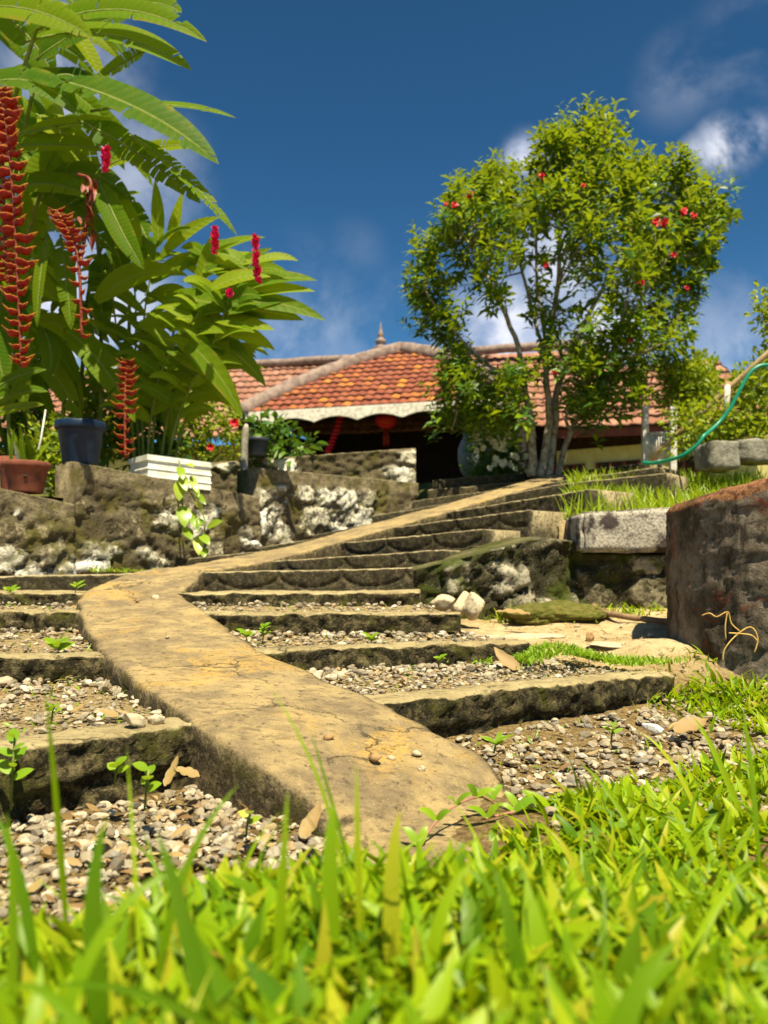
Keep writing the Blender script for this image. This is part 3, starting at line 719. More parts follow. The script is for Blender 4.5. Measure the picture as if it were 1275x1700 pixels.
for sgn in (0, 1):
    pts = [on_front(hip(v) if sgn == 0 else 1-hip(v), v, .02) for v in [i/24 for i in range(25)]]
    pts = [p + Vector((.02*ns(p.x*3, p.z*5), 0, .02*ns(p.x*4, 7))) for p in pts]
    mb = MB(); mb.tube(pts, [.20 + .025*ns(i*.9, sgn) for i in range(25)], 10); obj('hip_ridge', mb, MAT['ridge'], proof)
MZ0, MZ1 = 3.25 + ZC, 5.72 + ZC
def PX(px, D, z): return Vector(((px-637.5)/1300*D, D, z))
side_pts = [EL, AP, PX(380, 21.2, 4.1+ZC)]
mb = MB(); mb.add([EL, AP, PX(350, 21.4, 4.3+ZC), PX(385, 21.0, 3.3+ZC)], [(0, 1, 2, 3)]); mb.add([ER, AP, PX(900, 19.5, 4.3+ZC), PX(865, 19.3, 3.3+ZC)], [(0, 1, 2, 3)])
obj('porch_roof_side', mb, MAT['ridge'], house)
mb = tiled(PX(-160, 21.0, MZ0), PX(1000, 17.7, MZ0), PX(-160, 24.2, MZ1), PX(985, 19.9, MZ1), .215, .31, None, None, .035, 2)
mroof = obj('main_roof', mb, MAT['tile_main'], house)
mb = MB(); mb.tube([PX(lerp(-160, 985, i/40), lerp(24.2, 19.9, i/40), MZ1 + .04 + .03*ns(i*.7)) for i in range(41)], .12, 8); obj('ridge_cap', mb, MAT['ridge'], mroof)
mb = MB(); mb.add([PX(1000, 17.7, MZ0), PX(985, 19.9, MZ1), PX(1180, 21.5, MZ0)], [(0, 1, 2)]); obj('roof_hip', mb, MAT['tile_main'], mroof)
# right wing
wz0, wz1 = 3.02 + ZC, 4.36 + ZC
w_eL, w_eR = PX(905, 17.0, wz0), PX(1300, 14.6, wz0 - .25); w_rL, w_rR = PX(930, 19.0, wz1 + .42), PX(1188, 17.4, wz1)
mb = tiled(w_eL, w_eR, w_rL, w_rR, .25, .34, None, None, .05, 5)
wroof = obj('wing_roof', mb, MAT['tile_main'], house)
mb = MB(); mb.tube([w_rL + Vector((0,0,.03)), w_rR + Vector((0,0,.03)), lerp(w_rR, w_eR, .5) + Vector((0,0,.05)), w_eR + Vector((0,0,.05))], .11, 8); obj('ridge_cap', mb, MAT['ridge'], wroof)
dx = (w_eR - w_eL); dn = dx.normalized(); bk = Vector((-dn.y, dn.x, 0)); bk.normalize()
mb = MB()
def slabq(mb, a, b, z0, z1, off, th):
    a, b = Vector(a), Vector(b); mb.add([(*(a+bk*off).xy, z0), (*(b+bk*off).xy, z0), (*(b+bk*(off+th)).xy, z0), (*(a+bk*(off+th)).xy, z0),
        (*(a+bk*off).xy, z1), (*(b+bk*off).xy, z1), (*(b+bk*(off+th)).xy, z1), (*(a+bk*(off+th)).xy, z1)], [(0,3,2,1),(4,5,6,7),(0,1,5,4),(1,2,6,5),(2,3,7,6),(3,0,4,7)])
slabq(mb, w_eL, w_eR, wz0-.17, wz0-.0, .03, .05)
for i in (1, 2, 5, 6): mb.v[i] = (*mb.v[i][:2], mb.v[i][2]-.25)
fa = obj('fascia', mb, MAT['fascia'], house, smooth=False)
mb = MB(); slabq(mb, w_eL, w_eR, 1.1+ZC, 2.66+ZC, .75, .15); obj('wing_wall', mb, MAT['yellow_wall'], house, smooth=False)
mb = MB(); slabq(mb, w_eL, w_eR, 2.66+ZC, wz0 + .33, .80, .1); obj('lattice_band', mb, MAT['dark_wood'], house, smooth=False)
for (pa, pb) in ((985, 1062), (905, 960), (1120, 1180)):
    a_ = lerp(w_eL, w_eR, (pa-905)/395); b_ = lerp(w_eL, w_eR, (pb-905)/395)
    mb = MB(); slabq(mb, a_, b_, 1.75+ZC, 2.33+ZC, .70, .04); f_ = obj('window', mb, MAT['dark_wood'], house, smooth=False)
    mb = MB()
    for t in (0, .33, .66, 1): q0 = lerp(a_, b_, t); slabq(mb, q0 - dn*.03, q0 + dn*.03, 1.75+ZC, 2.33+ZC, .66, .03)
    obj('window_bars', mb, MAT['fascia'], f_, smooth=False)
# valance under the porch eave: scalloped fretwork with a fine fringe
mb = MB(); Uv = ER - EL; n = 640; nb = 6.0; vs = []
back = Vector((-Uv.y, Uv.x, 0)).normalized()
a0_, b0_ = EL - back*.045 + Uv*.012, ER - back*.045 - Uv*.012
for i in range(n + 1):
    t = i/n; p = lerp(a0_, b0_, t); u = (t*nb + .35) % 1
    d = .15 + .11*(abs(2*u-1)**1.8) + .022*(i % 2) + .008*ns(t*90)
    for (y_, z_) in ((0, .02), (0, -d), (.03, -d), (.03, .02)): vs.append(p + back*y_ + Vector((0, 0, z_)))
mb.add(vs, [(i*4+k, i*4+(k+1) % 4, (i+1)*4+(k+1) % 4, (i+1)*4+k) for i in range(n) for k in range(4)])
obj('valance', mb, MAT['valance'], house, smooth=False)
mb = MB(); mb.tube([EL + back*.1 + Vector((0,0,-.05)), ER + back*.1 + Vector((0,0,-.05))], .03, 6); obj('gutter_board', mb, MAT['dark_wood'], house)
# veranda shell: floor, back and side walls, ceiling
def quad(name, pts, mat, par=house, th=.12):
    c = [Vector(p) for p in pts]; n_ = (c[1]-c[0]).cross(c[3]-c[0]).normalized()*th
    mb = MB(); mb.add(c + [p + n_ for p in c], [(0,1,2,3),(7,6,5,4),(0,4,5,1),(1,5,6,2),(2,6,7,3),(3,7,4,0)]); return obj(name, mb, mat, par, smooth=False)
fl = 1.17 + ZC
A0, A1 = EL + back*.35, ER + back*.35; B0, B1 = A0 + back*4.2, A1 + back*4.2
def z(p, zz): return Vector((p.x, p.y, zz))
quad('veranda_floor', [z(A0, fl), z(A1, fl), z(B1, fl), z(B0, fl)], MAT['floor_red'])
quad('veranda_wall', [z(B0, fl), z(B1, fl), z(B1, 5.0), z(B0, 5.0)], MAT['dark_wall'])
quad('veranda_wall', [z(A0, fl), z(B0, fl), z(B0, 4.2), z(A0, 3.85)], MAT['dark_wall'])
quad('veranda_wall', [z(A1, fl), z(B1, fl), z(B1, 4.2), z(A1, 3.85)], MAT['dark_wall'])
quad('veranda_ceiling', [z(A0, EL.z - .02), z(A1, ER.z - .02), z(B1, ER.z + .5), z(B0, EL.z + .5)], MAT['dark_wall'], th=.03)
mb = MB(); slab0 = PX(-160, 21.6, 0); slab1 = PX(520, 20.2, 0); d_ = (slab1-slab0).normalized(); bk = Vector((-d_.y, d_.x, 0))
slabq(mb, slab0, slab1, 1.1+ZC, MZ0 + .05, .3, .15); obj('house_wall', mb, MAT['yellow_wall'], house, smooth=False)
mb = MB(); slab0 = PX(840, 18.9, 0); slab1 = PX(1010, 18.5, 0); d_ = (slab1-slab0).normalized(); bk = Vector((-d_.y, d_.x, 0))
slabq(mb, slab0, slab1, 1.1+ZC, MZ0 + .5, .3, .15); obj('house_wall', mb, MAT['dark_wood'], house, smooth=False)
mb = MB(); mb.lathe(AP + Vector((0, -.05, .02)), [(.0, 0), (.20, .0), (.20, .08), (.11, .12), (.10, .18), (.14, .22), (.13, .27), (.07, .31), (.06, .36), (.085, .40), (.05, .46), (.025, .56), (.012, .70), (0, .72)], 16)
obj('finial', mb, MAT['ridge'], house)
# lantern
L0 = P(641, 698, 17.4); lan = thing('paper_lantern', L0, 'round red paper lantern with tassel hanging from the veranda eave', 'lantern')
mb = MB(); prof = [(0, .20), (.09, .19)] + [(.22*math.cos(a)*(1 + .03*(i % 2)) + .02, .17*math.sin(a)) for i, a in enumerate([R(x) for x in range(62, -63, -8)])] + [(.09, -.18), (0, -.19)]
mb.lathe(L0, prof, 24); obj('lantern_shade', mb, MAT['lantern_red'], lan)
mb = MB()
for k in range(14):
    a = k*.45; mb.tube([L0 + Vector((.05*math.cos(a), .05*math.sin(a), -.18)), L0 + Vector((.065*math.cos(a), .065*math.sin(a), -.50 - .03*(k % 3)))], .008, 4)
obj('tassel', mb, MAT['bract_red'], lan)
mb = MB(); mb.tube([L0 + Vector((0,0,.18)), L0 + Vector((0, 0, .46))], .008, 5); obj('cord', mb, MAT['dark_plastic'], lan)
# string of red paper ornaments
S0, S1 = P(566, 690, 17.4), P(543, 752, 17.2); gar = thing('hanging_garland', S0, 'slanting string of small red paper ornaments at the left of the veranda', 'garland')
mb = MB(); mb.tube([lerp(S0, S1, i/10) + Vector((0, 0, -.05*math.sin(math.pi*i/10))) for i in range(11)], .012, 5); obj('cord', mb, MAT['dark_plastic'], gar)
for i in range(10):
    c = lerp(S0, S1, (i+.4)/10) + Vector((0, 0, -.05*math.sin(math.pi*(i+.4)/10))); mb = MB()
    mb.lathe(c, [(0, .05), (.03, .04), (.085, .0), (.085, -.012), (.03, -.02), (.02, -.03), (0, -.035)], 12); obj('ornament', mb, MAT['red'], gar)

# ================================================================== gate, posts, hose
gate = thing('garden_gate', P(1075, 765, 9.2), 'small weathered white gate with thin bars between two posts at the end of the steps', 'gate')
for px in (1071, 1117):
    b = P(px, 770, 9.3 if px < 1100 else 9.0); mb = MB(); x, y = b.x, b.y
    mb.box(x-.034, x+.034, y-.034, y+.034, b.z-.15, P(0, 680, y).z); mb.box(x-.042, x+.042, y-.042, y+.042, P(0, 680, y).z, P(0, 680, y).z+.03); obj('post', mb, MAT['white_metal'], gate, smooth=False)
mb = MB(); a_, b_ = P(1076, 768, 9.28), P(1113, 768, 9.02)
for i in range(9):
    p = lerp(a_, b_, (i+.5)/9); mb.tube([p, p + Vector((0, 0, .36))], .011, 5)
for h in (.02, .34): mb.tube([a_ + Vector((0,0,h)), b_ + Vector((0,0,h))], .016, 5)
obj('gate_bars', mb, MAT['white_metal'], gate)
mb = MB(); b = P(405, 782, 7.6); mb.tube([b + Vector((0,0,-.15)), b, P(406, 735, 7.6), P(408, 712, 7.58), P(409, 704, 7.58)], [.036, .036, .034, .032, .015], 8)
obj('wooden_post', mb, MAT['post_grey'], label='short grey weathered post standing behind the stepped stone wall', cat='post')
mb = MB(); mb.tube([P(1078, 768, 7.9), P(1100, 742, 7.8), P(1160, 690, 7.6), P(1215, 640, 7.5), P(1262, 598, 7.4), P(1300, 565, 7.3)], [.022, .024, .026, .028, .028, .028], 7)
obj('bamboo_pole', mb, MAT['bamboo'], label='slanting brown bamboo pole leaning up through the shrubs at the right', cat='pole')
mb = MB(); mb.tube([P(1205, 690, 7.5), P(1208, 640, 7.5), P(1207, 640, 7.5)], [.03, .03, .02], 6); obj('pole_prop', mb, MAT['white_metal'], label='short pale metal upright supporting the bamboo pole', cat='post')
hp = [P(*q) for q in [(1068,768,7.4),(1085,769,7.3),(1110,764,7.15),(1135,755,7.05),(1158,738,7.0),(1168,724,7.0),(1178,716,7.05),(1195,700,7.1),(1212,678,7.1),(1228,648,7.1),(1243,622,7.1),(1256,610,7.1),(1272,606,7.1),(1290,612,7.1),(1300,640,7.1),(1300,700,7.1)]]
mb = MB(); mb.tube(catmull(hp, 6), .018, 8); obj('garden_hose', mb, MAT['hose'], label='green garden hose looping over the terrace and up through the shrub', cat='hose')
# grey urn
b = P(790, 790, 11.0); mb = MB(); mb.lathe((b.x, b.y, b.z - .02), [(0, 0), (.16, 0), (.22, .10), (.255, .25), (.25, .40), (.20, .52), (.165, .58), (.19, .62), (.19, .65), (.15, .64), (.13, .55), (0, .5)], 28)
obj('tall_urn', mb, MAT['urn'], label='tall grey-green urn beside the white flowering bush at the veranda', cat='urn')

# ================================================================== POTS on the left wall
def pot(name, c, r, h, matn, label, band=True, soilz=.86):
    e = thing(name, c, label, 'plant pot'); mb = MB()
    pr = [(0, 0), (r*.70, 0), (r*.72, .01), (r*.90, h*.78), (r*.92, h*.80)]
    pr += [(r*1.0, h*.81), (r*1.03, h*.84), (r*1.03, h*.97), (r*1.0, h), (r*.90, h), (r*.86, h*.85), (r*.8, h*.5), (0, h*.48)] if band else [(r, h), (r*.94, h), (r*.8, h*.5), (0, h*.48)]
    mb.lathe(c, pr, 36); obj('pot_body', mb, MAT[matn], e)
    mb = MB(); mb.lathe((c[0], c[1], c[2]), [(r*.86, h*soilz), (r*.4, h*(soilz+.03)), (0, h*(soilz+.02))], 24); obj('soil', mb, MAT['dirt'], e); return e
t = tpx(56); q = W(t); c = (q[0]-.10, q[1]+.10, zrel(819, q[1]) + ZC + .012)
TP = pot('terracotta_pot', Vector(c), .165, .225, 'terracotta', 'weathered terracotta pot with a drain hole standing on the lower left wall'); tpc = Vector(c)
mb = MB(); a = 5.1; hc = tpc + Vector((math.cos(a)*.142, math.sin(a)*.142, .11)); mb.lathe((0, 0, 0), [(0, .004), (.013, .004), (.013, -.01)], 12)
o = obj('drain_hole', mb, MAT['dark_wall'], TP)
for v in o.data.vertices: v.co = Matrix.Rotation(a - math.pi/2 + math.pi, 4, 'Z') @ (Matrix.Rotation(R(90), 4, 'X') @ v.co) + hc
t = tpx(150); q = W(t); bp = Vector((q[0]-.12, q[1]+.12, zrel(772, q[1]) + ZC + .012))
BP = pot('blue_pot', bp, .185, .335, 'blue_plastic', 'dark blue plastic pot with a wide rim standing on the stone wall')
b = P(428, 772, 8.45); pot('dark_pot', Vector((b.x, 8.42, 1.18+ZC+.03)), .13, .2, 'dark_plastic', 'small dark plastic pot behind the grey post on the parapet', False)
b = P(466, 768, 8.45); pot('dark_pot', Vector((b.x, 8.95, 1.25+ZC)), .12, .17, 'dark_plastic', 'small black pot under the leafy green plant on the parapet', False)
b = P(16, 770, 6.1); pot('brown_pot', Vector((b.x, 6.2, .46+ZC)), .13, .42, 'terracotta', 'tall brown pot in shade behind the terracotta one at the far left', False)
# polystyrene box: walls, ribs, rim
qa, qb = P(246, 803, 6.30), P(350, 814, 6.66); za0, zb0 = qa.z, qb.z; qa.z = qb.z = 0; dr = (qb-qa); Lb = dr.length; dr.normalize(); pr = Vector((-dr.y, dr.x, 0))
bx = thing('foam_planter_box', (qa + dr*Lb*.5 + pr*.3).to_3d() + Vector((0, 0, zrel(800, 6.6) + ZC)), 'white ribbed polystyrene box lying along the top of the stone wall', 'box')
za = za0; zb_ = zb0; hb = .235
mb = MB(); D_ = .36
def bxp(u, v, z): return qa + dr*(u*Lb) + pr*(.0 + v*D_) + Vector((0, 0, lerp(za, zb_, u) + z))
prf = [(-.000, .0), (.0, .045), (-.006, .055), (-.006, .062), (.0, .07), (0, .115), (-.006, .122), (-.006, .13), (0, .138), (0, .185), (-.012, .192), (-.012, hb), (.05, hb), (.05, .05)]
vs = []
for (cu, cv) in ((0, 0), (1, 0), (1, 1), (0, 1)):
    for (o_, z_) in prf:
        k = o_ / Lb; kv = o_ / D_
        vs.append(bxp(cu + (k if cu == 0 else -k), cv + (kv if cv == 0 else -kv), z_))
n_ = len(prf); fs = [(c_*n_+j, ((c_+1) % 4)*n_+j, ((c_+1) % 4)*n_+j+1, c_*n_+j+1) for c_ in range(4) for j in range(n_-1)]
fs.append((0, n_, 2*n_, 3*n_)); mb.add(vs, fs); obj('box_shell', mb, MAT['white_foam'], bx, smooth=False)
mb = MB(); mb.add([bxp(.06, .1, .17), bxp(.94, .1, .17), bxp(.94, .9, .17), bxp(.06, .9, .17)], [(0, 1, 2, 3)]); obj('soil', mb, MAT['dirt'], bx)
# ================================================================== PLANTS
def bez(p0, p1, p2, n): return [Vector(p0)*(1-t)**2 + Vector(p1)*2*t*(1-t) + Vector(p2)*t*t for t in [i/n for i in range(n+1)]]
rv = lambda a: Vector((random.uniform(-1,1), random.uniform(-1,1), random.uniform(-1,1))) * a
def leafcloud(mb, centers, per, size, lw=.42, spread=.12, upb=.3, m=0):
    for c in centers:
        c = Vector(c)
        for _ in range(per):
            d = rv(1); d = d.normalized() if d.length > .01 else Vector((0,0,1))
            p = c + d * spread * random.random()**.5; d = (d + Vector((0, 0, upb)) + rv(.5)).normalized(); L = size * random.uniform(.65, 1.2)
            mb.blade(p, p + d*L*.5 + Vector((0,0,.06*L)), p + d*L + Vector((0, 0, -.22*L)), L*lw, up=rv(1) + Vector((0, 0, .9)), n=3, fold=.2, m=m)
def bush(name, polys, D, dep, n, size, matn, label, cat, per=9, spread=.14, flowers=None, stemsto=None, group=None, lw=.45):
    """polys: pixel outlines of the foliage mass at distance D"""
    cs = []
    for poly in polys:
        x0, x1 = min(p[0] for p in poly), max(p[0] for p in poly); y0, y1 = min(p[1] for p in poly), max(p[1] for p in poly)
        k = 0
        while k < n // len(polys):
            x, y = random.uniform(x0, x1), random.uniform(y0, y1)
            if inpoly(x, y, poly): cs.append(P(x, y, D + random.uniform(-dep, dep))); k += 1
    base = P(*(stemsto or (sum(p[0] for p in polys[0])/len(polys[0]), max(p[1] for p in polys[0]))), D)
    e = thing(name, base, label, cat, group); mb = MB(); leafcloud(mb, cs, per, size, lw, spread); obj('foliage', mb, MAT[matn], e)
    mb = MB()
    for c in random.sample(cs, min(len(cs), 14)): mb.tube(bez(base + rv(.05), lerp(base, c, .5) + Vector((0,0,.1)) + rv(.08), c, 5), [.014, .012, .010, .008, .006, .004], 5)
    obj('stem', mb, MAT['stem'], e)
    for (px, py, dd, r) in flowers or []:
        c = P(px, py, dd); mb = MB()
        for k in range(9):
            d = Vector((math.cos(k*.7), -.6, math.sin(k*.7))).normalized(); mb.blade(c, c + d*r*.6, c + d*r + rv(r*.2), r*.9, up=Vector((0,-1,.2)) + rv(.3), n=4, fold=.15)
        obj('flower', mb, MAT['red'], e)
    return e
# ---------- shrubs around the house
bush('flowering_shrub', [[(285,665),(340,655),(395,690),(402,762),(290,765)]], 8.9, .3, 120, .085, 'bush', 'bright yellow-green shrub with red blossoms behind the polystyrene box', 'shrub', flowers=[(390,703,8.4,.06),(350,743,8.5,.045)], stemsto=(345, 775))
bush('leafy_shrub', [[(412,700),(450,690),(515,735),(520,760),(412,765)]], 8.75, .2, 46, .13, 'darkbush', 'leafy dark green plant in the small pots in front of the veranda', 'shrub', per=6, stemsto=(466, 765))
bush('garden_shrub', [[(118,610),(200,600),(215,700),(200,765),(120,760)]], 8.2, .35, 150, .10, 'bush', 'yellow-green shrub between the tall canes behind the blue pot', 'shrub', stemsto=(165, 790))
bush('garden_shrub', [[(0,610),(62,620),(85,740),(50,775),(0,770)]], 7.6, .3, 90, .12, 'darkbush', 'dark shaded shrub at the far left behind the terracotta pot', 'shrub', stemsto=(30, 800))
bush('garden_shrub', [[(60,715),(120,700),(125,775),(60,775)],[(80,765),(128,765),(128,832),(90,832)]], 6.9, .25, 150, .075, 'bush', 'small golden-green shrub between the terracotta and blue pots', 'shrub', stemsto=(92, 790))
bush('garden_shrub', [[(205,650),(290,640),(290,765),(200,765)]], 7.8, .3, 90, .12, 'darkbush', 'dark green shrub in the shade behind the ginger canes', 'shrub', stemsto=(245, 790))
bush('garden_shrub', [[(1098,618),(1135,592),(1172,598),(1188,640),(1165,680),(1105,680)]], 10.2, .35, 300, .085, 'bush', 'round yellow-green shrub top behind the right side of the flowering tree', 'shrub', stemsto=(1135, 760))
bush('garden_shrub', [[(1120,690),(1180,668),(1275,672),(1300,720),(1270,722),(1180,735),(1125,742)]], 7.7, .3, 190, .07, 'bush', 'sprawling yellow-green shrub under the bamboo pole', 'shrub', stemsto=(1170, 750))
bush('garden_shrub', [[(1256,600),(1310,560),(1320,690),(1262,690)],[(1266,490),(1320,470),(1320,560),(1262,545)],[(1220,625),(1256,608),(1262,660),(1225,668)]], 7.9, .3, 170, .085, 'bush', 'tall loose shrub at the right edge arching over the hose', 'shrub', stemsto=(1310, 740))
e = bush('white_flower_bush', [[(785,715),(810,698),(845,720),(872,765),(868,786),(785,788)]], 10.2, .22, 130, .085, 'darkbush', 'small bush covered in clusters of white flowers beside the grey urn', 'flowering bush', stemsto=(825, 795))
mb = MB()
for _ in range(62):
    x, y = random.gauss(822, 18), random.uniform(705, 778); x += (y-740)*.35; c = P(x, y, 9.85 + random.uniform(-.05, .2))
    for k in range(13):
        d = rv(1).normalized(); d.y = -abs(d.y); mb.blade(c + d*.01, c + d*.028, c + d*.048, .034, up=Vector((0, -1, .3)) + rv(.3), n=3, fold=.1)
obj('blossom_clusters', mb, MAT['white_petal'], e)

# ---------- the tree
TD = 9.5
TP_ = [(672,500),(688,420),(712,385),(728,330),(745,318),(768,268),(788,252),(800,245),(820,238),(838,246),(850,285),(872,282),(888,205),(912,190),(940,192),(962,165),(985,158),(1012,168),(1022,215),(1040,240),(1058,222),(1078,240),(1090,228),(1106,245),(1125,222),(1150,235),(1168,270),(1180,310),(1222,330),(1228,352),(1195,385),(1186,420),(1170,470),(1158,505),(1138,560),(1120,612),(1070,640),(1015,690),(985,722),(950,700),(930,640),(880,640),(850,690),(800,720),(740,700),(722,690),(730,640),(735,588),(690,560)]
HOLES = [(800,548,30),(770,480,22),(865,460,24),(905,400,18),(930,470,24),(850,520,22),(870,570,30),(820,590,26),(955,540,22),(1010,430,18),(905,650,26),(990,500,16),(740,430,14)]
tree = thing('flowering_tree', P(908, 786, TD), 'multi-stemmed tree with airy green crown and scattered red flowers at the top of the stairs', 'tree')
STEMS = [[(884,792,9.4),(883,720,9.4),(872,650,9.4),(855,560,9.3),(815,470,9.2),(762,380,9.2)],[(896,792,9.45),(912,700,9.5),(908,600,9.5),(925,480,9.5),(935,350,9.5),(972,230,9.5)],
 [(909,793,9.5),(920,720,9.6),(928,640,9.6),(965,550,9.8),(1020,440,9.9),(1075,320,10)],[(925,793,9.55),(945,725,9.6),(985,640,9.5),(1050,520,9.3),(1125,400,9.3)],[(876,660,9.4),(830,620,9.3),(770,570,9.2),(705,480,9.1)],
 [(905,600,9.5),(880,500,9.8),(850,380,9.9),(830,300,10)],[(950,720,9.6),(940,690,9.4),(960,650,9.2),(1010,600,9.0)],[(866,690,9.3),(845,655,9.1),(800,640,9.0),(760,650,8.95)],[(990,640,9.5),(1060,590,9.7),(1110,560,9.8)],[(930,640,9.6),(905,560,9.7),(890,420,9.6),(905,260,9.5)]]
mb = MB(); nodes = []
for i, s_ in enumerate(STEMS):
    pts = catmull([P(*q) for q in s_], 5); r0 = .8 * (.075, .07, .075, .055, .035, .032, .03, .026, .03, .032)[i]
    pts = [p + rv(.012) for p in pts]; mb.tube(pts, [lerp(r0, .014, (k/len(pts))**.8) for k in range(len(pts))], 9); nodes += [(p, lerp(r0, .014, k/len(pts))) for k, p in enumerate(pts) if k > 5]
lf = MB(); cents = []; tries = 0
while len(cents) < 235 and tries < 9000:
    tries += 1; x, y = random.uniform(665, 1232), random.uniform(155, 725)
    if not inpoly(x, y, TP_) : continue
    if any((x-h[0])**2 + (y-h[1])**2 < (h[2]*1.5)**2 for h in HOLES): continue
    if any((x-c[0])**2 + (y-c[1])**2 < 21**2 for c in cents): continue
    if y > 640 and 850 < x < 935: continue
    rr_ = math.hypot((x-945)/290, (y-450)/290); dd = TD + random.uniform(-1, 1) * 1.35 * math.sqrt(max(.05, 1 - min(1, rr_)**2))
    cents.append((x, y, dd))
edge_tops = [(788,255),(735,325),(712,392),(680,470),(760,275),(832,245),(905,200),(935,185),(985,165),(1005,170),(970,190),(1060,228),(1090,235),(1128,228),(1150,240),(1215,340),(1190,345),(1165,285),(1178,400),(1155,480),(840,270),(895,240),(1030,225),(700,420),(675,500)]
cents += [(random.uniform(725, 860), random.uniform(590, 715), TD - random.uniform(.3, .9)) for _ in range(16)] + [(random.uniform(950, 1110), random.uniform(560, 690), TD - random.uniform(.1, .8)) for _ in range(14)]
cents += [(x, y+6, TD + random.uniform(-.4, .4)) for x, y in edge_tops]
for (x, y, dd) in cents:
    y += 55 if y < 280 else 40 if y < 330 else 14 if y < 480 else 0; x = 940 + (x-940)*.945
    c = P(x, y, dd); nb = min(nodes, key=lambda q: (q[0]-c).length - .2*(c.z-q[0].z))
    mb.tube(bez(nb[0], lerp(nb[0], c, .5) + Vector((0,0,-.05)) + rv(.06), c, 5), [min(nb[1], .014), .011, .009, .007, .005, .004], 5)
    top = y < 330; nsh = random.randint(6, 10)
    for _ in range(nsh):
        p = c + Vector((0, 0, 0)) + Vector((random.gauss(0, .085), random.gauss(0, .12), random.gauss(0, .085))); L = random.uniform(.16, .34) * (1.1 if top else .8)
        hx, hy = 637.5 + 1300*p.x/p.y, 945 - 1300*(p.z+.1-ZC)/p.y
        if any((hx-h[0])**2 + (hy-h[1])**2 < (h[2]*1.05)**2 for h in HOLES): continue
        ax = (Vector((0, 0, 1 if top else .75)) + rv(.55) + Vector(((x-940)/900, 0, 0))).normalized()
        for k in range(11):
            u = (k + random.random()) / 11; a = k*2.4; rd = (ax.orthogonal().normalized()); rd = Quaternion(ax, a) @ rd
            d = (rd*1.0 + ax*(.25 + .8*u)).normalized(); ln = random.choice((.08, .11, .14, .16)) * random.uniform(.85, 1.15) * (1.1 - .35*u); b = p + ax*L*u
            lf.blade(b, b + d*ln*.5, b + d*ln + Vector((0,0,-.35*ln)), ln*.38, up=ax + rv(.3), n=2, fold=.2)
obj('trunk', mb, MAT['bark'], tree); obj('crown', lf, MAT['tree'], tree)
for (px, py, r) in ((1095,360,.065),(1112,362,.06),(1143,343,.06),(1162,350,.045),(1005,166,.05),(897,245,.045),(772,275,.05),(745,332,.045),(730,330,.03),(1150,470,.035),(1070,462,.05),(905,432,.04),(1050,375,.04),(970,260,.035),(1128,415,.04),(1052,556,.04),(920,610,.035)):
    py += 48 if py < 280 else 34 if py < 330 else 8; px = 940 + (px-940)*.95
    c = P(px, py, 8.55 if 700 < px < 1180 and py > 250 else 9.3); mb = MB()
    for k in range(16):
        d = rv(1).normalized(); mb.blade(c + rv(r*.3), c + d*r*.6, c + d*r, r*.7, up=Vector((0, -1, .3)) + rv(.4), n=3, fold=.15)
    obj('flower', mb, MAT['red'], tree)

# ---------- heliconia: canes, paddle leaves, hanging bract chains
def chain(e, pts, n, r, name='flower_spike', tipm=1, redm=0):
    pts = catmull([Vector(p) for p in pts], 8); mb = MB(); mb.tube(pts, .012, 6, m=2); L = len(pts) - 1
    for k in range(n):
        f = (k+.5)/n * L; i = min(int(f), L-1); c = lerp(pts[i], pts[i+1], f-i); t = (pts[i+1]-pts[i]).normalized()
        sg = 1 if k % 2 else -1; sc = r * (.72 + .5*math.sin(math.pi*min(1, .2 + .75*k/n)))
        sd_ = Vector((sg, random.uniform(-1.0, .5), random.uniform(-.18, .15))).normalized(); a = c; sc *= random.uniform(.7, 1.2); c += Vector((0, 0, random.uniform(-.3, .3)*r*.3)); a = c
        b = c + sd_*sc*.62 - t*sc*-.10; d = c + sd_*sc*1.12 + Vector((0, 0, sc*.34))
        w_ = sc*.62; nn = Vector((0, -1, 0))
        # boat-shaped bract: lower red keel, yellow-green lip
        ring = []
        for (q, wv) in ((a, .55), (lerp(a, b, .55), 1.0), (b, .85), (lerp(b, d, .55), .45), (d, .04)):
            u_ = Vector((0, 0, 1)); ring.append([q + nn*w_*.5*wv + u_*w_*.26*wv, q + nn*w_*.42*wv - u_*w_*.08*wv, q - u_*w_*.34*wv, q - nn*w_*.42*wv - u_*w_*.08*wv, q - nn*w_*.5*wv + u_*w_*.26*wv])
        vs = [v for g in ring for v in g]; fs = []; ms = []
        for g in range(4):
            for j in range(4): fs.append((g*5+j, g*5+j+1, (g+1)*5+j+1, (g+1)*5+j)); ms.append(tipm if (g >= 3) else redm)
        b0 = mb.add(vs, fs); mb.m[-len(fs):] = ms
        up0 = [ring[g][j] + Vector((0, 0, .016*r/.1)) for g in range(5) for j in (0, 4)]
        mb.add([ring[g][0] for g in range(5)] + [ring[g][0] + Vector((0,0,r*.05)) for g in range(5)], [(g, g+1, g+6, g+5) for g in range(4)], tipm)
        mb.add([ring[g][4] for g in range(5)] + [ring[g][4] + Vector((0,0,r*.05)) for g in range(5)], [(g, g+1, g+6, g+5) for g in range(4)], tipm)
    return obj(name, mb, [MAT['bract_red'], MAT['bract_tip'], MAT['bract_dark']], e)
hel = thing('heliconia_plant', P(60, 800, 5.9), 'towering heliconia with torn paddle leaves and hanging red and yellow bract chains', 'heliconia')
mb = MB()
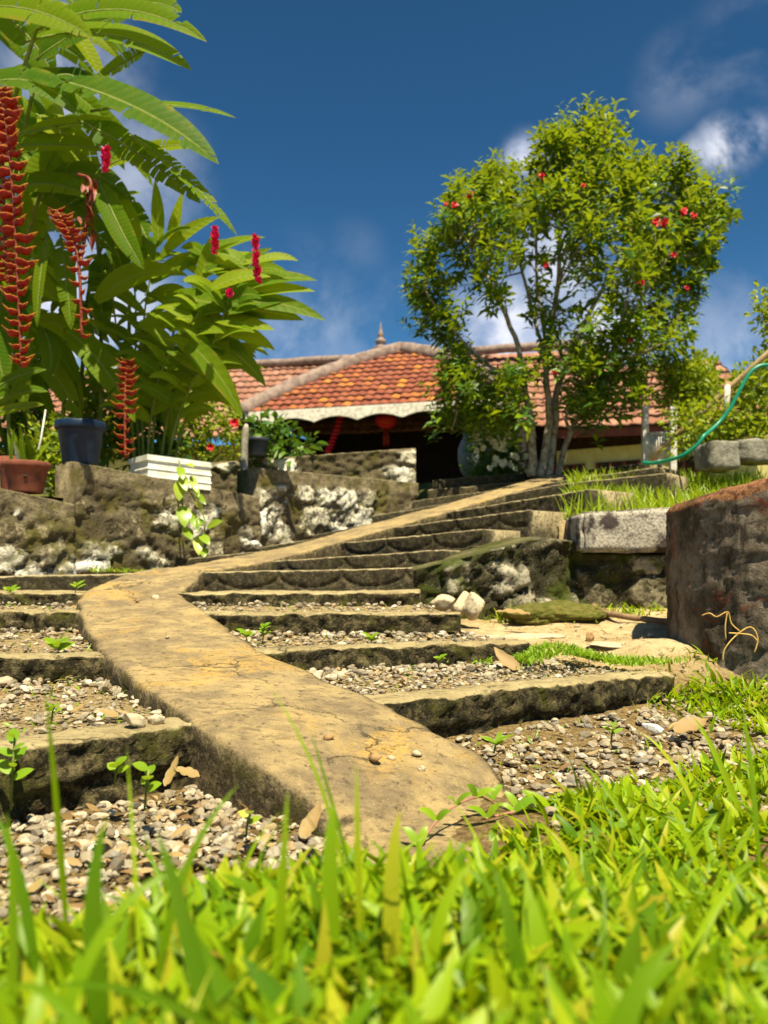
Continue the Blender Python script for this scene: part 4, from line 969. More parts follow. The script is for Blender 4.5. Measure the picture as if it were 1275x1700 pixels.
for q in ([(-60,800,6.0),(-50,500,5.7),(0,250,5.4),(60,50,5.2)],[(20,800,6.1),(10,560,5.9),(20,330,5.6),(60,130,5.3)],[(100,780,6.3),(108,640,6.2),(120,450,6.0),(170,310,5.8)],[(167,745,6.3),(168,600,6.3),(165,430,6.1),(140,280,5.9)],
          [(-20,800,6.2),(-40,600,6),(-60,300,5.5),(-40,60,5.1)],[(60,790,6.2),(40,620,6.0),(30,460,5.8),(75,300,5.6)],[(125,740,6.4),(138,600,6.4),(150,470,6.2),(200,330,5.9)],[(212,700,6.6),(214,600,6.6),(215,500,6.4)]):
    mb.tube(catmull([P(x[0], x[1], x[2] + 1.0) for x in q], 6), [.022 - .010*k/25 for k in range(6*(len(q)-1)+1)], 7)
HL = [  # base, control, tip (px, py, D); width m; tear
 ((60,50,5.2),(205,-25,5.0),(338,66,4.9),.25,.12),((40,70,5.3),(190,25,5.1),(313,113,5.0),.33,.3),((240,85,5.1),(215,95,5.1),(140,150,5.2),.19,.5),((20,118,5.2),(230,150,4.9),(358,268,4.85),.40,.12),
 ((215,225,5.0),(300,270,4.9),(390,386,4.9),.15,.8),((150,185,5.4),(290,160,5.3),(388,195,5.2),.14,.10),((130,200,5.1),(240,250,5.0),(330,335,5.0),.26,.45),((165,300,5.2),(195,380,5.0),(238,445,5.0),.20,.2),
 ((20,228,5.4),(130,190,5.2),(205,215,5.1),.25,.15),((-30,250,5.3),(80,230,5.2),(190,250,5.2),.25,.1),((80,390,5.5),(62,460,5.4),(62,540,5.4),.13,.05),((100,390,5.6),(112,470,5.5),(118,545,5.5),.18,.2),
 ((-50,150,5.2),(60,100,5.0),(130,190,5.0),.32,.2),((-60,20,5.3),(40,-10,5.1),(150,60,5.0),.36,.2),((60,100,5.5),(130,40,5.4),(230,20,5.3),.30,.2),((-20,330,5.4),(70,280,5.3),(160,330,5.3),.28,.2),
 ((150,310,5.6),(230,330,5.5),(255,430,5.4),.22,.15),((40,300,5.7),(120,330,5.6),(190,420,5.6),.30,.2),((-10,390,5.6),(20,420,5.5),(10,480,5.5),.20,.1),((170,280,5.7),(260,230,5.6),(330,245,5.5),.16,.35),
 ((-30,660,5.2),(30,615,5.1),(76,614,5.1),.10,0),((-30,680,5.25),(30,640,5.2),(78,650,5.2),.14,.05),((-40,700,5.2),(30,670,5.1),(72,672,5.1),.09,0),((10,470,5.8),(-20,560,5.7),(10,640,5.7),.3,.1),
 ((140,560,6.2),(160,600,6.2),(155,640,6.2),.16,0),((120,600,6.3),(125,640,6.2),(138,680,6.2),.11,0),((70,540,5.9),(95,580,5.8),(80,630,5.8),.2,.1),((100,240,5.8),(40,330,5.8),(60,420,5.8),.32,.2),
 ((190,20,5.5),(250,-10,5.4),(300,20,5.3),.26,.3),((0,20,5.6),(60,60,5.6),(90,130,5.6),.34,.2),((60,190,5.7),(140,230,5.7),(150,330,5.7),.36,.2),((-40,420,5.7),(40,440,5.6),(100,500,5.6),.28,.15),
 ((175,420,6.0),(160,480,6.0),(175,560,6.0),.24,.1),((90,130,5.1),(130,110,5.1),(140,160,5.1),.2,0),((0,560,5.9),(40,590,5.9),(40,680,5.9),.26,.1),((75,300,5.5),(150,260,5.4),(215,330,5.3),.24,.3), ((190,330,5.4),(215,360,5.3),(230,420,5.3),.2,.15)]
lf = MB()
for (a, b, c, wd, tr) in HL:
    a, b, c = [(q[0], q[1], q[2] + 1.0) for q in (a, b, c)]
    lf.blade(P(*a), P(*b), P(*c), wd*.92, up=Vector((random.uniform(-.35,.35), -1, random.uniform(.2, .9))), n=26, fold=.18, shape='paddle', tear=max(.05, tr*.75))
    mb.tube(bez(P(*a), P(*b), P(*c), 10), [.011 - .0008*k for k in range(11)], 5)
for _ in range(62):
    x, y = random.uniform(-100, 110), random.uniform(-40, 560); dd = random.uniform(6.6, 7.6); a = P(x, y, dd); ang = random.uniform(-.9, .9)
    L = random.uniform(.45, .8); d = Vector((math.cos(ang), random.uniform(-.5, .5), math.sin(ang)))
    lf.blade(a, a + d*L*.6, a + d*L + Vector((0,0,-.5*L)), random.uniform(.14, .26), up=Vector((0, -1, .6)) + rv(.6), n=18, fold=.18, shape='paddle', tear=.16)
for _ in range(46):
    a = P(random.uniform(-70, 90), random.uniform(120, 600), random.uniform(6.9, 7.7)); ang = random.uniform(-2.2, -.6); L = random.uniform(.45, .8); d = Vector((math.cos(ang), random.uniform(-.3, .3), math.sin(ang)))
    lf.blade(a, a + d*L*.5 + Vector((0,0,.1)), a + d*L, random.uniform(.18, .28), up=Vector((0, -1, .4)) + rv(.5), n=14, fold=.18, shape='paddle', tear=.1)
obj('cane', mb, MAT['stem'], hel); obj('foliage', lf, MAT['heli'], hel)
chain(hel, [P(-8,150,5.55), P(8,190,5.5), P(22,330,5.5), P(30,480,5.5), P(36,610,5.5)], 62, .098)
chain(hel, [P(-6,190,5.75), P(4,260,5.75), P(8,400,5.75), P(12,470,5.75)], 40, .085)
chain(hel, [P(95,350,5.6), P(112,380,5.55), P(130,430,5.5), P(136,560,5.5)], 34, .072)
chain(hel, [P(214,600,6.35), P(208,650,6.3), P(208,760,6.25)], 30, .075)
mb = MB(); mb.tube(catmull([P(130,290,5.7), P(150,300,5.65), P(148,340,5.65), P(140,400,5.7), P(132,440,5.6)], 6), .012, 6)
for k in range(26):
    c = P(random.gauss(147, 7), random.uniform(290, 400), 5.65); mb.blade(c, c + rv(.05), c + rv(.07) + Vector((0,0,-.08)), .035, n=3)
obj('dried_spike', mb, MAT['bract_dark'], hel)
# ---------- ginger: lance leaves in two ranks along arching canes
gin = thing('red_ginger_plant', P(250, 800, 6.9), 'bushy ginger plant with long lance leaves and upright red flower spikes', 'ginger plant')
GL = [((250,470,6.5),(300,425,6.4),(362,425,6.3),.16),((212,440,6.6),(215,380,6.6),(204,322,6.6),.13),((262,410,6.5),(264,350,6.5),(257,298,6.5),.10),((284,415,6.5),(290,370,6.5),(304,316,6.5),.12),((268,425,6.4),(315,370,6.4),(366,360,6.4),.10),
 ((320,440,6.3),(380,395,6.3),(441,394,6.3),.13),((335,450,6.2),(400,420,6.2),(457,436,6.2),.15),((370,490,6.2),(450,450,6.1),(527,466,6.1),.17),((370,500,6.2),(450,470,6.1),(524,484,6.1),.14),((385,505,6.1),(465,490,6.1),(542,533,6.1),.14),
 ((370,515,6.2),(435,510,6.2),(505,532,6.1),.15),((355,530,6.2),(410,535,6.1),(456,548,6.1),.14),((345,535,6.2),(410,550,6.2),(457,582,6.2),.17),((340,560,6.3),(400,580,6.3),(442,642,6.3),.16),((300,560,6.2),(360,600,6.1),(404,694,6.1),.17),
 ((262,560,6.9),(290,640,6.95),(284,742,6.95),.24),((240,560,6.9),(255,650,7.0),(238,716,7.0),.2),((320,590,6.3),(365,640,6.3),(400,692,6.3),.12),((300,510,6.3),(370,470,6.2),(425,480,6.2),.18),((160,500,6.3),(220,440,6.2),(300,450,6.2),.22),
 ((270,500,6.3),(340,490,6.2),(400,520,6.2),.2),((230,540,6.4),(320,520,6.3),(400,545,6.3),.2),((280,580,6.3),(340,600,6.2),(390,650,6.2),.18),((215,470,6.5),(180,400,6.5),(190,350,6.5),.16),((240,430,6.5),(235,370,6.5),(222,330,6.5),.12),
 ((330,470,6.2),(345,430,6.2),(355,385,6.2),.11),((300,450,6.3),(345,400,6.3),(400,400,6.3),.12),((380,520,6.1),(430,500,6.1),(470,500,6.1),.13),((350,480,6.1),(400,450,6.1),(450,460,6.1),.14),((370,470,6.2),(410,425,6.2),(452,412,6.2),.10),((340,600,6.5),(390,600,6.5),(440,612,6.5),.12)]
lf = MB(); mb = MB()
for (a, b, c, wd) in GL:
    a, b, c = [(q[0], q[1], q[2] + .45) for q in (a, b, c)]
    lf.blade(P(*a), P(*b), P(*c), wd*1.14, up=Vector((random.uniform(-.4,.4), -1, random.uniform(.1, .9))), n=10, fold=.2)
for cn_ in ([(240,800,6.9),(235,650,6.8),(240,520,6.6),(262,400,6.5)],[(250,800,6.9),(262,650,6.7),(300,520,6.4),(355,410,6.3)],[(262,800,6.9),(290,640,6.6),(350,530,6.3),(424,430,6.2)],[(270,800,6.8),(300,680,6.5),(350,580,6.3),(380,500,6.2)],
            [(225,800,6.9),(215,660,6.8),(190,520,6.6),(175,270,6.5)],[(235,800,7.0),(225,650,6.9),(225,500,6.8),(212,420,6.6)],[(280,800,6.9),(310,690,6.7),(345,620,6.6),(380,580,6.5)],[(245,800,6.7),(250,700,6.6),(275,600,6.4),(330,520,6.2)]):
    pts = catmull([P(x[0], x[1], x[2] + .4) for x in cn_], 8); mb.tube(pts, [.016 - .0004*k for k in range(len(pts))], 6)
    for k in range(7, len(pts)-1, 1):
        if random.random() < .08: continue
        p = pts[k]; t = (pts[k+1]-pts[k]).normalized(); sg = 1 if k % 2 else -1; sdv = Vector((sg, random.uniform(-.6, .5), 0)); d = (sdv*.9 + t*.65).normalized(); L = random.uniform(.32, .55)
        lf.blade(p, p + d*L*.55 + Vector((0,0,.04)), p + d*L + Vector((0,0,-.22*L*(1+random.random()))), random.uniform(.085, .14), up=Vector((0,-1,.6)) + rv(.5), n=8, fold=.18)
obj('cane', mb, MAT['stem'], gin); obj('foliage', lf, MAT['ging'], gin)
for (px, y0, y1, D) in ((357,378,424,6.15),(424,392,418,6.05),(425,420,445,6.05),(428,442,472,6.08),(381,482,496,6.0),(176,246,288,5.6)):
    mb = MB(); n_ = max(8, int((y1-y0)*.9))
    for k in range(n_):
        c = P(px + random.uniform(-3, 3), lerp(y0, y1, k/n_), D); tp_ = .35 + .6*math.sin(math.pi*(.15 + .7*k/n_)) * random.uniform(.6, 1.2)
        for _ in range(4): d = (Vector((random.uniform(-1,1), random.uniform(-1,.3), .7))).normalized(); mb.blade(c, c + d*.022*tp_, c + d*.042*tp_, .026*tp_, up=rv(1), n=3, fold=.3)
    obj('flower_spike', mb, MAT['flower_pink'], gin)
# pot plants
e = thing('orchid_clump', tpc + Vector((0,0,.2)), 'clump of upright green shoots with two white stakes growing in the terracotta pot', 'pot plant'); mb = MB(); ms = MB()
for k in range(14):
    b = tpc + Vector((random.uniform(-.09,.09), random.uniform(-.09,.09), .2)); d = Vector((random.uniform(-.35,.45), random.uniform(-.3,.3), 1)).normalized(); L = random.uniform(.16, .36)
    mb.blade(b, b + d*L*.6, b + d*L + Vector((d.x*.1, 0, -.02)), random.uniform(.025, .045), up=Vector((0,-1,.2)) + rv(.4), n=7, fold=.3)
obj('foliage', mb, MAT['ging'], e)
for (dx_, tx) in ((-.05, -.03), (-.02, -.07)): ms.tube([tpc + Vector((dx_, -.03, .18)), tpc + Vector((dx_ + tx, -.03, .44))], .008, 5)
ms.tube([tpc + Vector((.06, 0, .18)), tpc + Vector((.10, .02, .40)), tpc + Vector((.13, .03, .62))], [.009, .008, .006], 6)
obj('stake', ms, MAT['white_metal'], e)
# pothos trailing over the wall from the box
e = thing('trailing_vine', P(300, 780, 6.3), 'trailing pothos vine with heart-shaped leaves hanging down the stone wall from the box', 'vine'); mb = MB(); lf = MB()
for s_ in ([(297,765,6.30),(301,790,6.22),(303,840,6.2),(305,870,6.18)],[(305,785,6.25),(315,815,6.2),(335,850,6.18),(340,870,6.15),(336,900,6.12),(338,915,6.1)]):
    mb.tube(catmull([P(*q) for q in s_], 5), .007, 5)
for (px, py, dx_, dy_, L, wd) in ((299,775,5,22,.12,.07),(302,790,8,26,.14,.08),(300,800,-3,32,.15,.10),(305,840,2,36,.17,.115),(322,805,8,22,.13,.06),(318,790,10,30,.13,.06),(316,850,14,32,.15,.075),(308,875,10,22,.13,.09),(344,875,26,-10,.15,.07),(334,887,14,18,.12,.08),(330,890,0,32,.13,.085),(340,908,-2,18,.10,.075),(328,820,14,18,.10,.05),(337,845,-14,-12,.10,.05),(310,770,12,6,.08,.05),(335,862,-8,14,.10,.06)):
    a = P(px, py, 6.14); c = P(px + dx_, py + dy_, 6.04); lf.blade(a, lerp(a, c, .5) + Vector((0,-.03,.01)), c, wd, up=Vector((.5,-1,.35)) + rv(.2), n=8, fold=.12)
obj('stem', mb, MAT['stem'], e); obj('foliage', lf, MAT['vine'], e)
# ================================================================== ROCKS AND GRAVEL
def ico(sub):
    bm = bmesh.new(); bmesh.ops.create_icosphere(bm, subdivisions=sub, radius=1)
    v = np.array([q.co[:] for q in bm.verts]); f = np.array([[x.index for x in t.verts] for t in bm.faces]); bm.free(); return v, f
def rockshape(sub, seed, amp=.38):
    v, f = ico(sub); o = []
    rs = random.Random(seed); planes = [(Vector((rs.uniform(-1,1), rs.uniform(-1,1), rs.uniform(-1,1))).normalized(), rs.uniform(.5, .85)) for _ in range(10)]
    for q in v:
        q = Vector(q) * (1 + amp * ns(q[0]*1.1 + seed*7, q[1]*1.1, q[2]*1.1))
        for n_, d in planes:
            k = q.dot(n_) - d
            if k > 0: q -= n_ * k * .95
        o.append(q * (1 + .06 * ns(q.x*4, q.y*4 + seed, q.z*4)))
    return np.array([q[:] for q in o]), f
VAR = [rockshape(2, 40 + i) for i in range(14)]
def scatter(name, pts, sizes, matn, **kw):
    Vs, Fs, off = [], [], 0
    for p, s in zip(pts, sizes):
        v, f = VAR[random.randrange(len(VAR))]
        M_ = Matrix.Rotation(random.uniform(0, 6.28), 3, 'Z') @ Matrix.Rotation(random.gauss(0, .35), 3, 'X')
        sc = np.array([random.uniform(.8, 1.35), random.uniform(.65, 1.0), random.uniform(.45, .75)]) * s
        Vs.append((v * sc) @ np.array(M_).T + np.array(p)); Fs.append(f + off); off += len(v)
    return place(name, mesh_np(name, np.concatenate(Vs), np.concatenate(Fs), MAT[matn], False), **kw)
RAMPB = [(x, y) for x, y in RAMP]
def psize(a=.006, b=.024): return (a + (b - a) * random.random() ** 1.9) * (1.5 if random.random() < .06 else 1)
pts, sz = [], []
S1 = FRONT[1][0]
# in front of the lowest step, left of the ramp and right of it
def front_y(x):                                 # plan line of the lowest kerb
    for a, b in zip(S1, S1[1:]):
        if a.x <= x <= b.x: return a.y
    return 1.9 if x < 0 else 3.35
n = 0
while n < 1900:
    x, y = random.uniform(-1.05, .05), random.uniform(1.28, 2.3)
    if y > front_y(x) - .01 or inpoly(x, y, RAMPB): continue
    s = psize(.004, .023); pts.append((x, y, H(x, y) + s*.25 + random.random()*.015)); sz.append(s); n += 1
n = 0
while n < 2600:
    x, y = random.uniform(.12, 1.75), random.uniform(1.7, 3.4)
    if y > front_y(x) - .01 or inpoly(x, y, RAMPB): continue
    if y < 1.68 + .2*x: continue
    s = psize(.004, .022); pts.append((x, y, H(x, y) + s*.3 + random.random()*.01)); sz.append(s); n += 1
for k, cnt in ((1, 2100), (2, 1100), (3, 420)):
    n = 0
    while n < cnt:
        t, u = random.random(), random.random(); q = TREAD[k](t, u)
        if inpoly(q.x, q.y, RAMPB): continue
        s = psize(.004, .019) * (1.25 if u > .55 else .9); pts.append((q.x, q.y, q.z + s*.4 + .01)); sz.append(s); n += 1
n = 0
while n < 260:
    x, y = random.uniform(.7, 2.6), random.uniform(3.6, 5.0); s = psize(.004, .018); pts.append((x, y, H(x, y) + s*.3)); sz.append(s); n += 1
scatter('gravel', pts, sz, 'pebble', label='loose pale brown gravel filling the lower steps and the ground beside the ramp', cat='gravel', kind='stuff')
mb = MB()
for _ in range(800):
    r_ = random.random()
    if r_ < .35: x, y = random.uniform(-.95, .0), random.uniform(1.3, 2.25); zz = H(x, y) + .02
    elif r_ < .6: x, y = random.uniform(.2, 1.7), random.uniform(2.1, 3.3); zz = H(x, y) + .015
    elif r_ < .8: q = TREAD[random.choice((1, 1, 2))](random.random(), random.random()); x, y, zz = q.x, q.y, q.z + .02
    else: x, y = random.uniform(.6, 2.6), random.uniform(3.5, 5.2); zz = H(x, y) + .012
    if inpoly(x, y, RAMPB) or (y > front_y(x) - .02 and r_ < .6): continue
    a_ = random.uniform(0, 6.28); L = random.uniform(.015, .06); d = Vector((math.cos(a_), math.sin(a_), random.uniform(-.1, .4))); p = Vector((x, y, zz))
    mb.blade(p, p + d*L*.5 + Vector((0, 0, random.uniform(-.2, .4)*L)), p + d*L, L*random.uniform(.12, .5), up=Vector((0, 0, 1)) + rv(.6), n=4, fold=random.uniform(-.3, .5))
obj('leaf_litter', mb, MAT['dead'], label='small dry leaf scraps and straw scattered over the gravel', cat='leaf litter', kind='stuff')
# single stones
def stone(name, px, py, D, s, matn, label, seed, cat='stone', zoff=0, sub=3, sc=(1, .85, .7), rot=0, group=None, parent=None, soft=False):
    v, f = rockshape(sub, seed)
    if soft:
        v, f = ico(sub); v = np.array([(Vector(q) * (1 + .30*ns(q[0]*1.6 + seed, q[1]*1.6, q[2]*1.6) + .10*fr(Vector(q)*5, 4)))[:] for q in v])
    M_ = np.array(Matrix.Rotation(rot, 3, 'Z')); c = P(px, py, D)
    V = (v * np.array(sc) * s) @ M_.T + np.array([c.x, c.y, c.z + zoff]); o = place(name, mesh_np(name, V, f, MAT[matn]), parent, label, cat, group); return o
stone('large_stone', 737, 1002, 4.72, .085, 'rock', 'rounded pale boulder tucked against the end of the fourth step', 101, cat='boulder', sc=(1, .8, .65))
stone('large_stone', 768, 1003, 4.62, .085, 'rock', 'upright pale boulder in the middle of the group of three beside the third step', 103, cat='boulder', sc=(.8, .7, 1.0), rot=1.1)
stone('large_stone', 787, 1006, 4.55, .088, 'rock', 'leaning pale boulder farthest right of the three beside the third step', 107, cat='boulder', sc=(.85, .7, .92), rot=2.4)
def step_top(k, px):
    st, bk_, dp = FRONT[k]; return min(st, key=lambda p: abs(637.5 + 1300*p.x/p.y - px))
def on_step(k, px, back, r):
    p = step_top(k, px); bk_ = FRONT[k][1]; q = p + bk_*back; return (637.5 + 1300*q.x/q.y, 945 - 1300*(q.z + r - ZC)/q.y, q.y)
stone('loose_stone', *on_step(1, 232, .06, .024), .040, 'rock', 'rounded grey stone lying on the lowest kerb left of the ramp', 121, cat='stone', sc=(1.05, .8, .66))
stone('loose_stone', *on_step(1, 272, .055, .015), .026, 'rock', 'small stone beside the rounded one, touching the ramp on the lowest kerb', 123, cat='stone', sc=(1.1, .8, .6))
stone('loose_stone', 1085, 1208, 2.72, .045, 'whiterock', 'bright white angular stone in the brown gravel at the right', 125, cat='stone', sc=(.95, .5, .42), rot=-.7)
q = P(978, 1048, 4.05); stone('loose_stone', 978, 945 - 1300*(H(q.x, 4.05)+.022-ZC)/4.05, 4.05, .036, 'brownrock', 'brown broken stone standing on the sandy path by the round planter', 127, cat='stone', sc=(.8, .6, 1.1))
def on_ramp(px, py, r):
    D = 1.8
    for _ in range(60):
        q = P(px, py, D); zz = ramp_z(q.x, q.y); 
        if q.z > zz: D += .05
        else: break
    for _ in range(12):
        q = P(px, py, D); zz = ramp_z(q.x, q.y); D += (.004 if q.z > zz else -.004)
    q = P(px, py, D); c = Vector((q.x, q.y, ramp_z(q.x, q.y) + r)); return (637.5 + 1300*c.x/c.y, 945 - 1300*(c.z-ZC)/c.y, c.y)
for (px, py, s, lab, mt) in ((545, 1228, .018, 'brown pebble alone in the middle of the ramp', 'brownrock'), (623, 1266, .021, 'orange-brown pebble, larger one of the pair on the lower ramp', 'brownrock'), (649, 1262, .014, 'small dark pebble beside the orange-brown one on the ramp', 'rock'),
    (692, 1258, .016, 'flat grey pebble near the right edge of the lower ramp', 'rock'), (699, 1276, .015, 'flat tan pebble below the grey one near the right edge of the ramp', 'rock'), (258, 996, .026, 'tan pebble near the bend of the ramp', 'rock'), (228, 1000, .016, 'tiny reddish pebble left of the tan one at the ramp bend', 'brownrock'),
    (300, 1014, .013, 'tiny dark pebble at the right edge below the ramp bend', 'rock'), (278, 1060, .012, 'tiny dark pebble on the ramp beside the second step', 'rock')):
    stone('pebble', *on_ramp(px, py, s*.45), s, mt, lab, int(px), cat='pebble', sc=(1, .8, .72), sub=2)
# mossy hump and stick on the sandy path, pale flat stones
for (px, py, D, s, sc, lab, sd_) in ((925, 1022, 4.8, .24, (1.3, .8, .34), 'low mossy hump of ground below the granite block', 201),):
    stone('moss_hump', px, py, D, s, 'moss_clump', lab, sd_, cat='moss', sc=sc, sub=5, soft=True)
for (px, py, D, s, lab, sd_) in ((890, 1056, 4.2, .13, 'flat pale stone slab across the sandy path behind the green groundcover', 205), (800, 1052, 4.15, .12, 'flat pale slab at the end of the third step', 209), (1020, 1058, 3.95, .12, 'flat sandy stone slab in front of the round planter', 211)):
    q = P(px, py, D); stone('flat_stone', px, 945 - 1300*(H(q.x, q.y)+.008-ZC)/D, D, s, 'rock', lab, sd_, cat='stone slab', sc=(1.35, .55, .16))
mb = MB(); mb.tube(catmull([P(985,1006,4.9), P(1002,1016,4.75), P(1040,1024,4.6), P(1080,1029,4.5), P(1118,1033,4.42)], 5), [.018 + .0012*ns(k*.8)*8 for k in range(21)], 8)
obj('fallen_branch', mb, MAT['brownbark'], label='fallen brown branch lying on the path against the round planter', cat='branch')
# dead leaves
def deadleaf(p, L, wd, ang, curl, label):
    d = Vector((math.cos(ang), math.sin(ang), 0)); mb = MB()
    mb.blade(p, p + d*L*.5 + Vector((0,0,curl*.2)), p + d*L + Vector((0,0,curl)), wd, up=Vector((random.uniform(-.5,.5), -.3, 1)), n=9, fold=.45, wave=.08)
    mb.v = [tuple(v) for v in mb.v]; obj('dead_leaf', mb, MAT['dead'], label=label, cat='dead leaf')
def gp(px, py, D): return P(px, py, D)
deadleaf(gp(862, 1112, 3.33), .13, .06, 2.4, .09, 'large curled tan leaf standing by the end of the second kerb')
deadleaf(gp(880, 1020, 4.45), .2, .07, 3.3, .02, 'curled dry leaf on the path below the pale boulders')
deadleaf(gp(275, 1305, 1.97), .055, .03, 1.2, .07, 'broad dry leaf standing in the gravel left of the ramp')
deadleaf(gp(330, 1290, 1.98), .07, .035, 2.9, .02, 'pale folded leaf in the gravel against the ramp side')
deadleaf(gp(500, 1390, 1.62), .06, .035, .9, .06, 'yellow-brown leaf at the lower left corner of the ramp')
deadleaf(gp(195, 1190, 2.3), .06, .032, 2.9, .02, 'small dry leaf lying flat on the gravel behind the lowest kerb')
deadleaf(gp(118, 1184, 2.35), .05, .03, .5, .03, 'small curled tan leaf on the gravel at the far left tread')
deadleaf(gp(1120, 1215, 2.75), .14, .07, .3, .04, 'crumpled brown leaf in the gravel at the end of the lowest kerb')
e = MB(); c0 = P(1095, 1090, 3.3)
for s_ in ([(1200,1098,3.2),(1203,1078,3.2),(1222,1055,3.2),(1246,1041,3.2),(1258,1060,3.2),(1252,1085,3.2)],[(1165,1022,3.24),(1178,1018,3.22),(1190,1024,3.2),(1208,1016,3.2),(1214,1035,3.2),(1228,1048,3.2)],[(1210,1051,3.2),(1230,1052,3.2),(1248,1055,3.2),(1257,1064,3.2)],[(1207,1018,3.2),(1204,1040,3.2),(1205,1062,3.2)]):
    e.tube(catmull([P(*q) for q in s_], 4), .0032, 5)
obj('dry_twig', e, MAT['straw'], label='bent straw-coloured dry stems standing in front of the round planter', cat='twig')

# ================================================================== GRASS
def blades(name, base, L, wd, az, tilt, curve, matn, nseg=6, shape=2.2, fold=.25, **kw):
    n = len(L); u = np.linspace(0, 1, nseg+1)[None]; L = L[:, None]; az = az[:, None]; tilt = tilt[:, None]; curve = curve[:, None]
    th = tilt + curve * u                      # angle from vertical along the blade
    dth = (np.sin(th[:, 1:]) + np.sin(th[:, :-1]))/2 * L/nseg; dv = (np.cos(th[:, 1:]) + np.cos(th[:, :-1]))/2 * L/nseg
    r = np.concatenate([np.zeros((n,1)), np.cumsum(dth, 1)], 1); z = np.concatenate([np.zeros((n,1)), np.cumsum(dv, 1)], 1)
    cx, cy = np.cos(az), np.sin(az); C = np.stack([base[:, 0:1] + cx*r, base[:, 1:2] + cy*r, base[:, 2:3] + z], 2)
    tw = rng.normal(0, .35, (n, 1)) + rng.normal(0, .5, (n, 1))*u
    sx, sy = -np.sin(az), np.cos(az); nx_, ny_, nz_ = -np.cos(th)*cx, -np.cos(th)*cy, np.sin(th)
    ct, st_ = np.cos(tw), np.sin(tw)
    S = np.stack([sx*ct + nx_*st_, sy*ct + ny_*st_, nz_*st_], 2); Nn = np.stack([nx_*ct - sx*st_, ny_*ct - sy*st_, nz_*ct], 2)
    q = np.minimum(1, .55 + 1.8*u) * (1 - u**shape) * wd[:, None] * .5; q = q[:, :, None]
    A = C - S*q + Nn*q*fold; B = C + S*q + Nn*q*fold
    V = np.stack([A, C, B], 2).reshape(-1, 3); m_ = (nseg+1)*3
    b = (np.arange(n)*m_)[:, None, None]; k = (np.arange(nseg)*3)[None, :, None]
    f1 = b + k + np.array([0, 1, 4, 3])[None, None]; f2 = b + k + np.array([1, 2, 5, 4])[None, None]
    F = np.concatenate([f1.reshape(-1, 4), f2.reshape(-1, 4)]); return place(name, mesh_np(name, V, F, MAT[matn]), **kw)
def sample(n, fn):
    o = []
    while len(o) < n:
        q = fn()
        if q is not None: o.append(q)
    return np.array(o)
def lawn_edge(x):                               # far limit of the lawn as seen from above
    if x < -.35: return 1.12 + .12*ns(x*3, 1)
    if x < .1: return lerp(1.15, 1.62, (x+.35)/.45) + .1*ns(x*4, 2)
    if x < .6: return lerp(1.62, 2.12, (x-.1)/.5) + .08*ns(x*5, 3)
    return 2.12 + .64*(x-.6) + .14*ns(x*3, 5)
def pick():
    y = .42 + 3.0*random.random()**1.25; x = random.uniform(-.62, .66)*y*1.08 if random.random() < .86 else random.uniform(-1.2, 2.6)
    if y > lawn_edge(x) and not (y > 2.75 and x > 1.30 and y < 3.7 and random.random() < .8): return None
    if inpoly(x, y, RAMPB) and y > 1.80: return None
    if ns(x*4.5, y*4.5, 4) < -.28 and y > 1.2: return None
    return (x, y)
bp_ = sample(7200, pick); zb_ = Hn(bp_[:, 0], bp_[:, 1]); base = np.column_stack([bp_, zb_ - .01]); n = len(base)
blades('lawn_grass', base, rng.uniform(.05, .125, n), rng.uniform(.012, .026, n), rng.uniform(0, 6.28, n), np.abs(rng.normal(.7, .4, n)), rng.uniform(.2, 1.1, n), 'grass', 6, 2.0, .25, label='thick bright green broad-bladed lawn filling the foreground', cat='grass', kind='stuff')
wp = sample(6000, pick); base = np.column_stack([wp, Hn(wp[:, 0], wp[:, 1]) + .01]); n = len(base); nr_ = 1 + .55*np.clip((1.25 - wp[:, 1])/.6, 0, 1)
blades('broad_leaf_weeds', base, nr_*rng.uniform(.04, .09, n), nr_*rng.uniform(.016, .032, n), rng.uniform(0, 6.28, n), np.abs(rng.normal(.75, .35, n)), rng.uniform(.1, .9, n), 'grass', 6, 1.7, .22, label='broad-leaved low weeds mixed through the foreground lawn', cat='weeds', kind='stuff')
# fine taller blades mixed through
fp = sample(420, pick); base = np.column_stack([fp, Hn(fp[:, 0], fp[:, 1]) - .01]); n = len(base)
blades('fine_grass', base, rng.uniform(.10, .20, n), rng.uniform(.004, .009, n), rng.uniform(0, 6.28, n), np.abs(rng.normal(.4, .3, n)), rng.uniform(.3, 1.2, n), 'grass', 8, 3, .3, label='thin longer grass blades rising through the foreground lawn', cat='grass', kind='stuff')
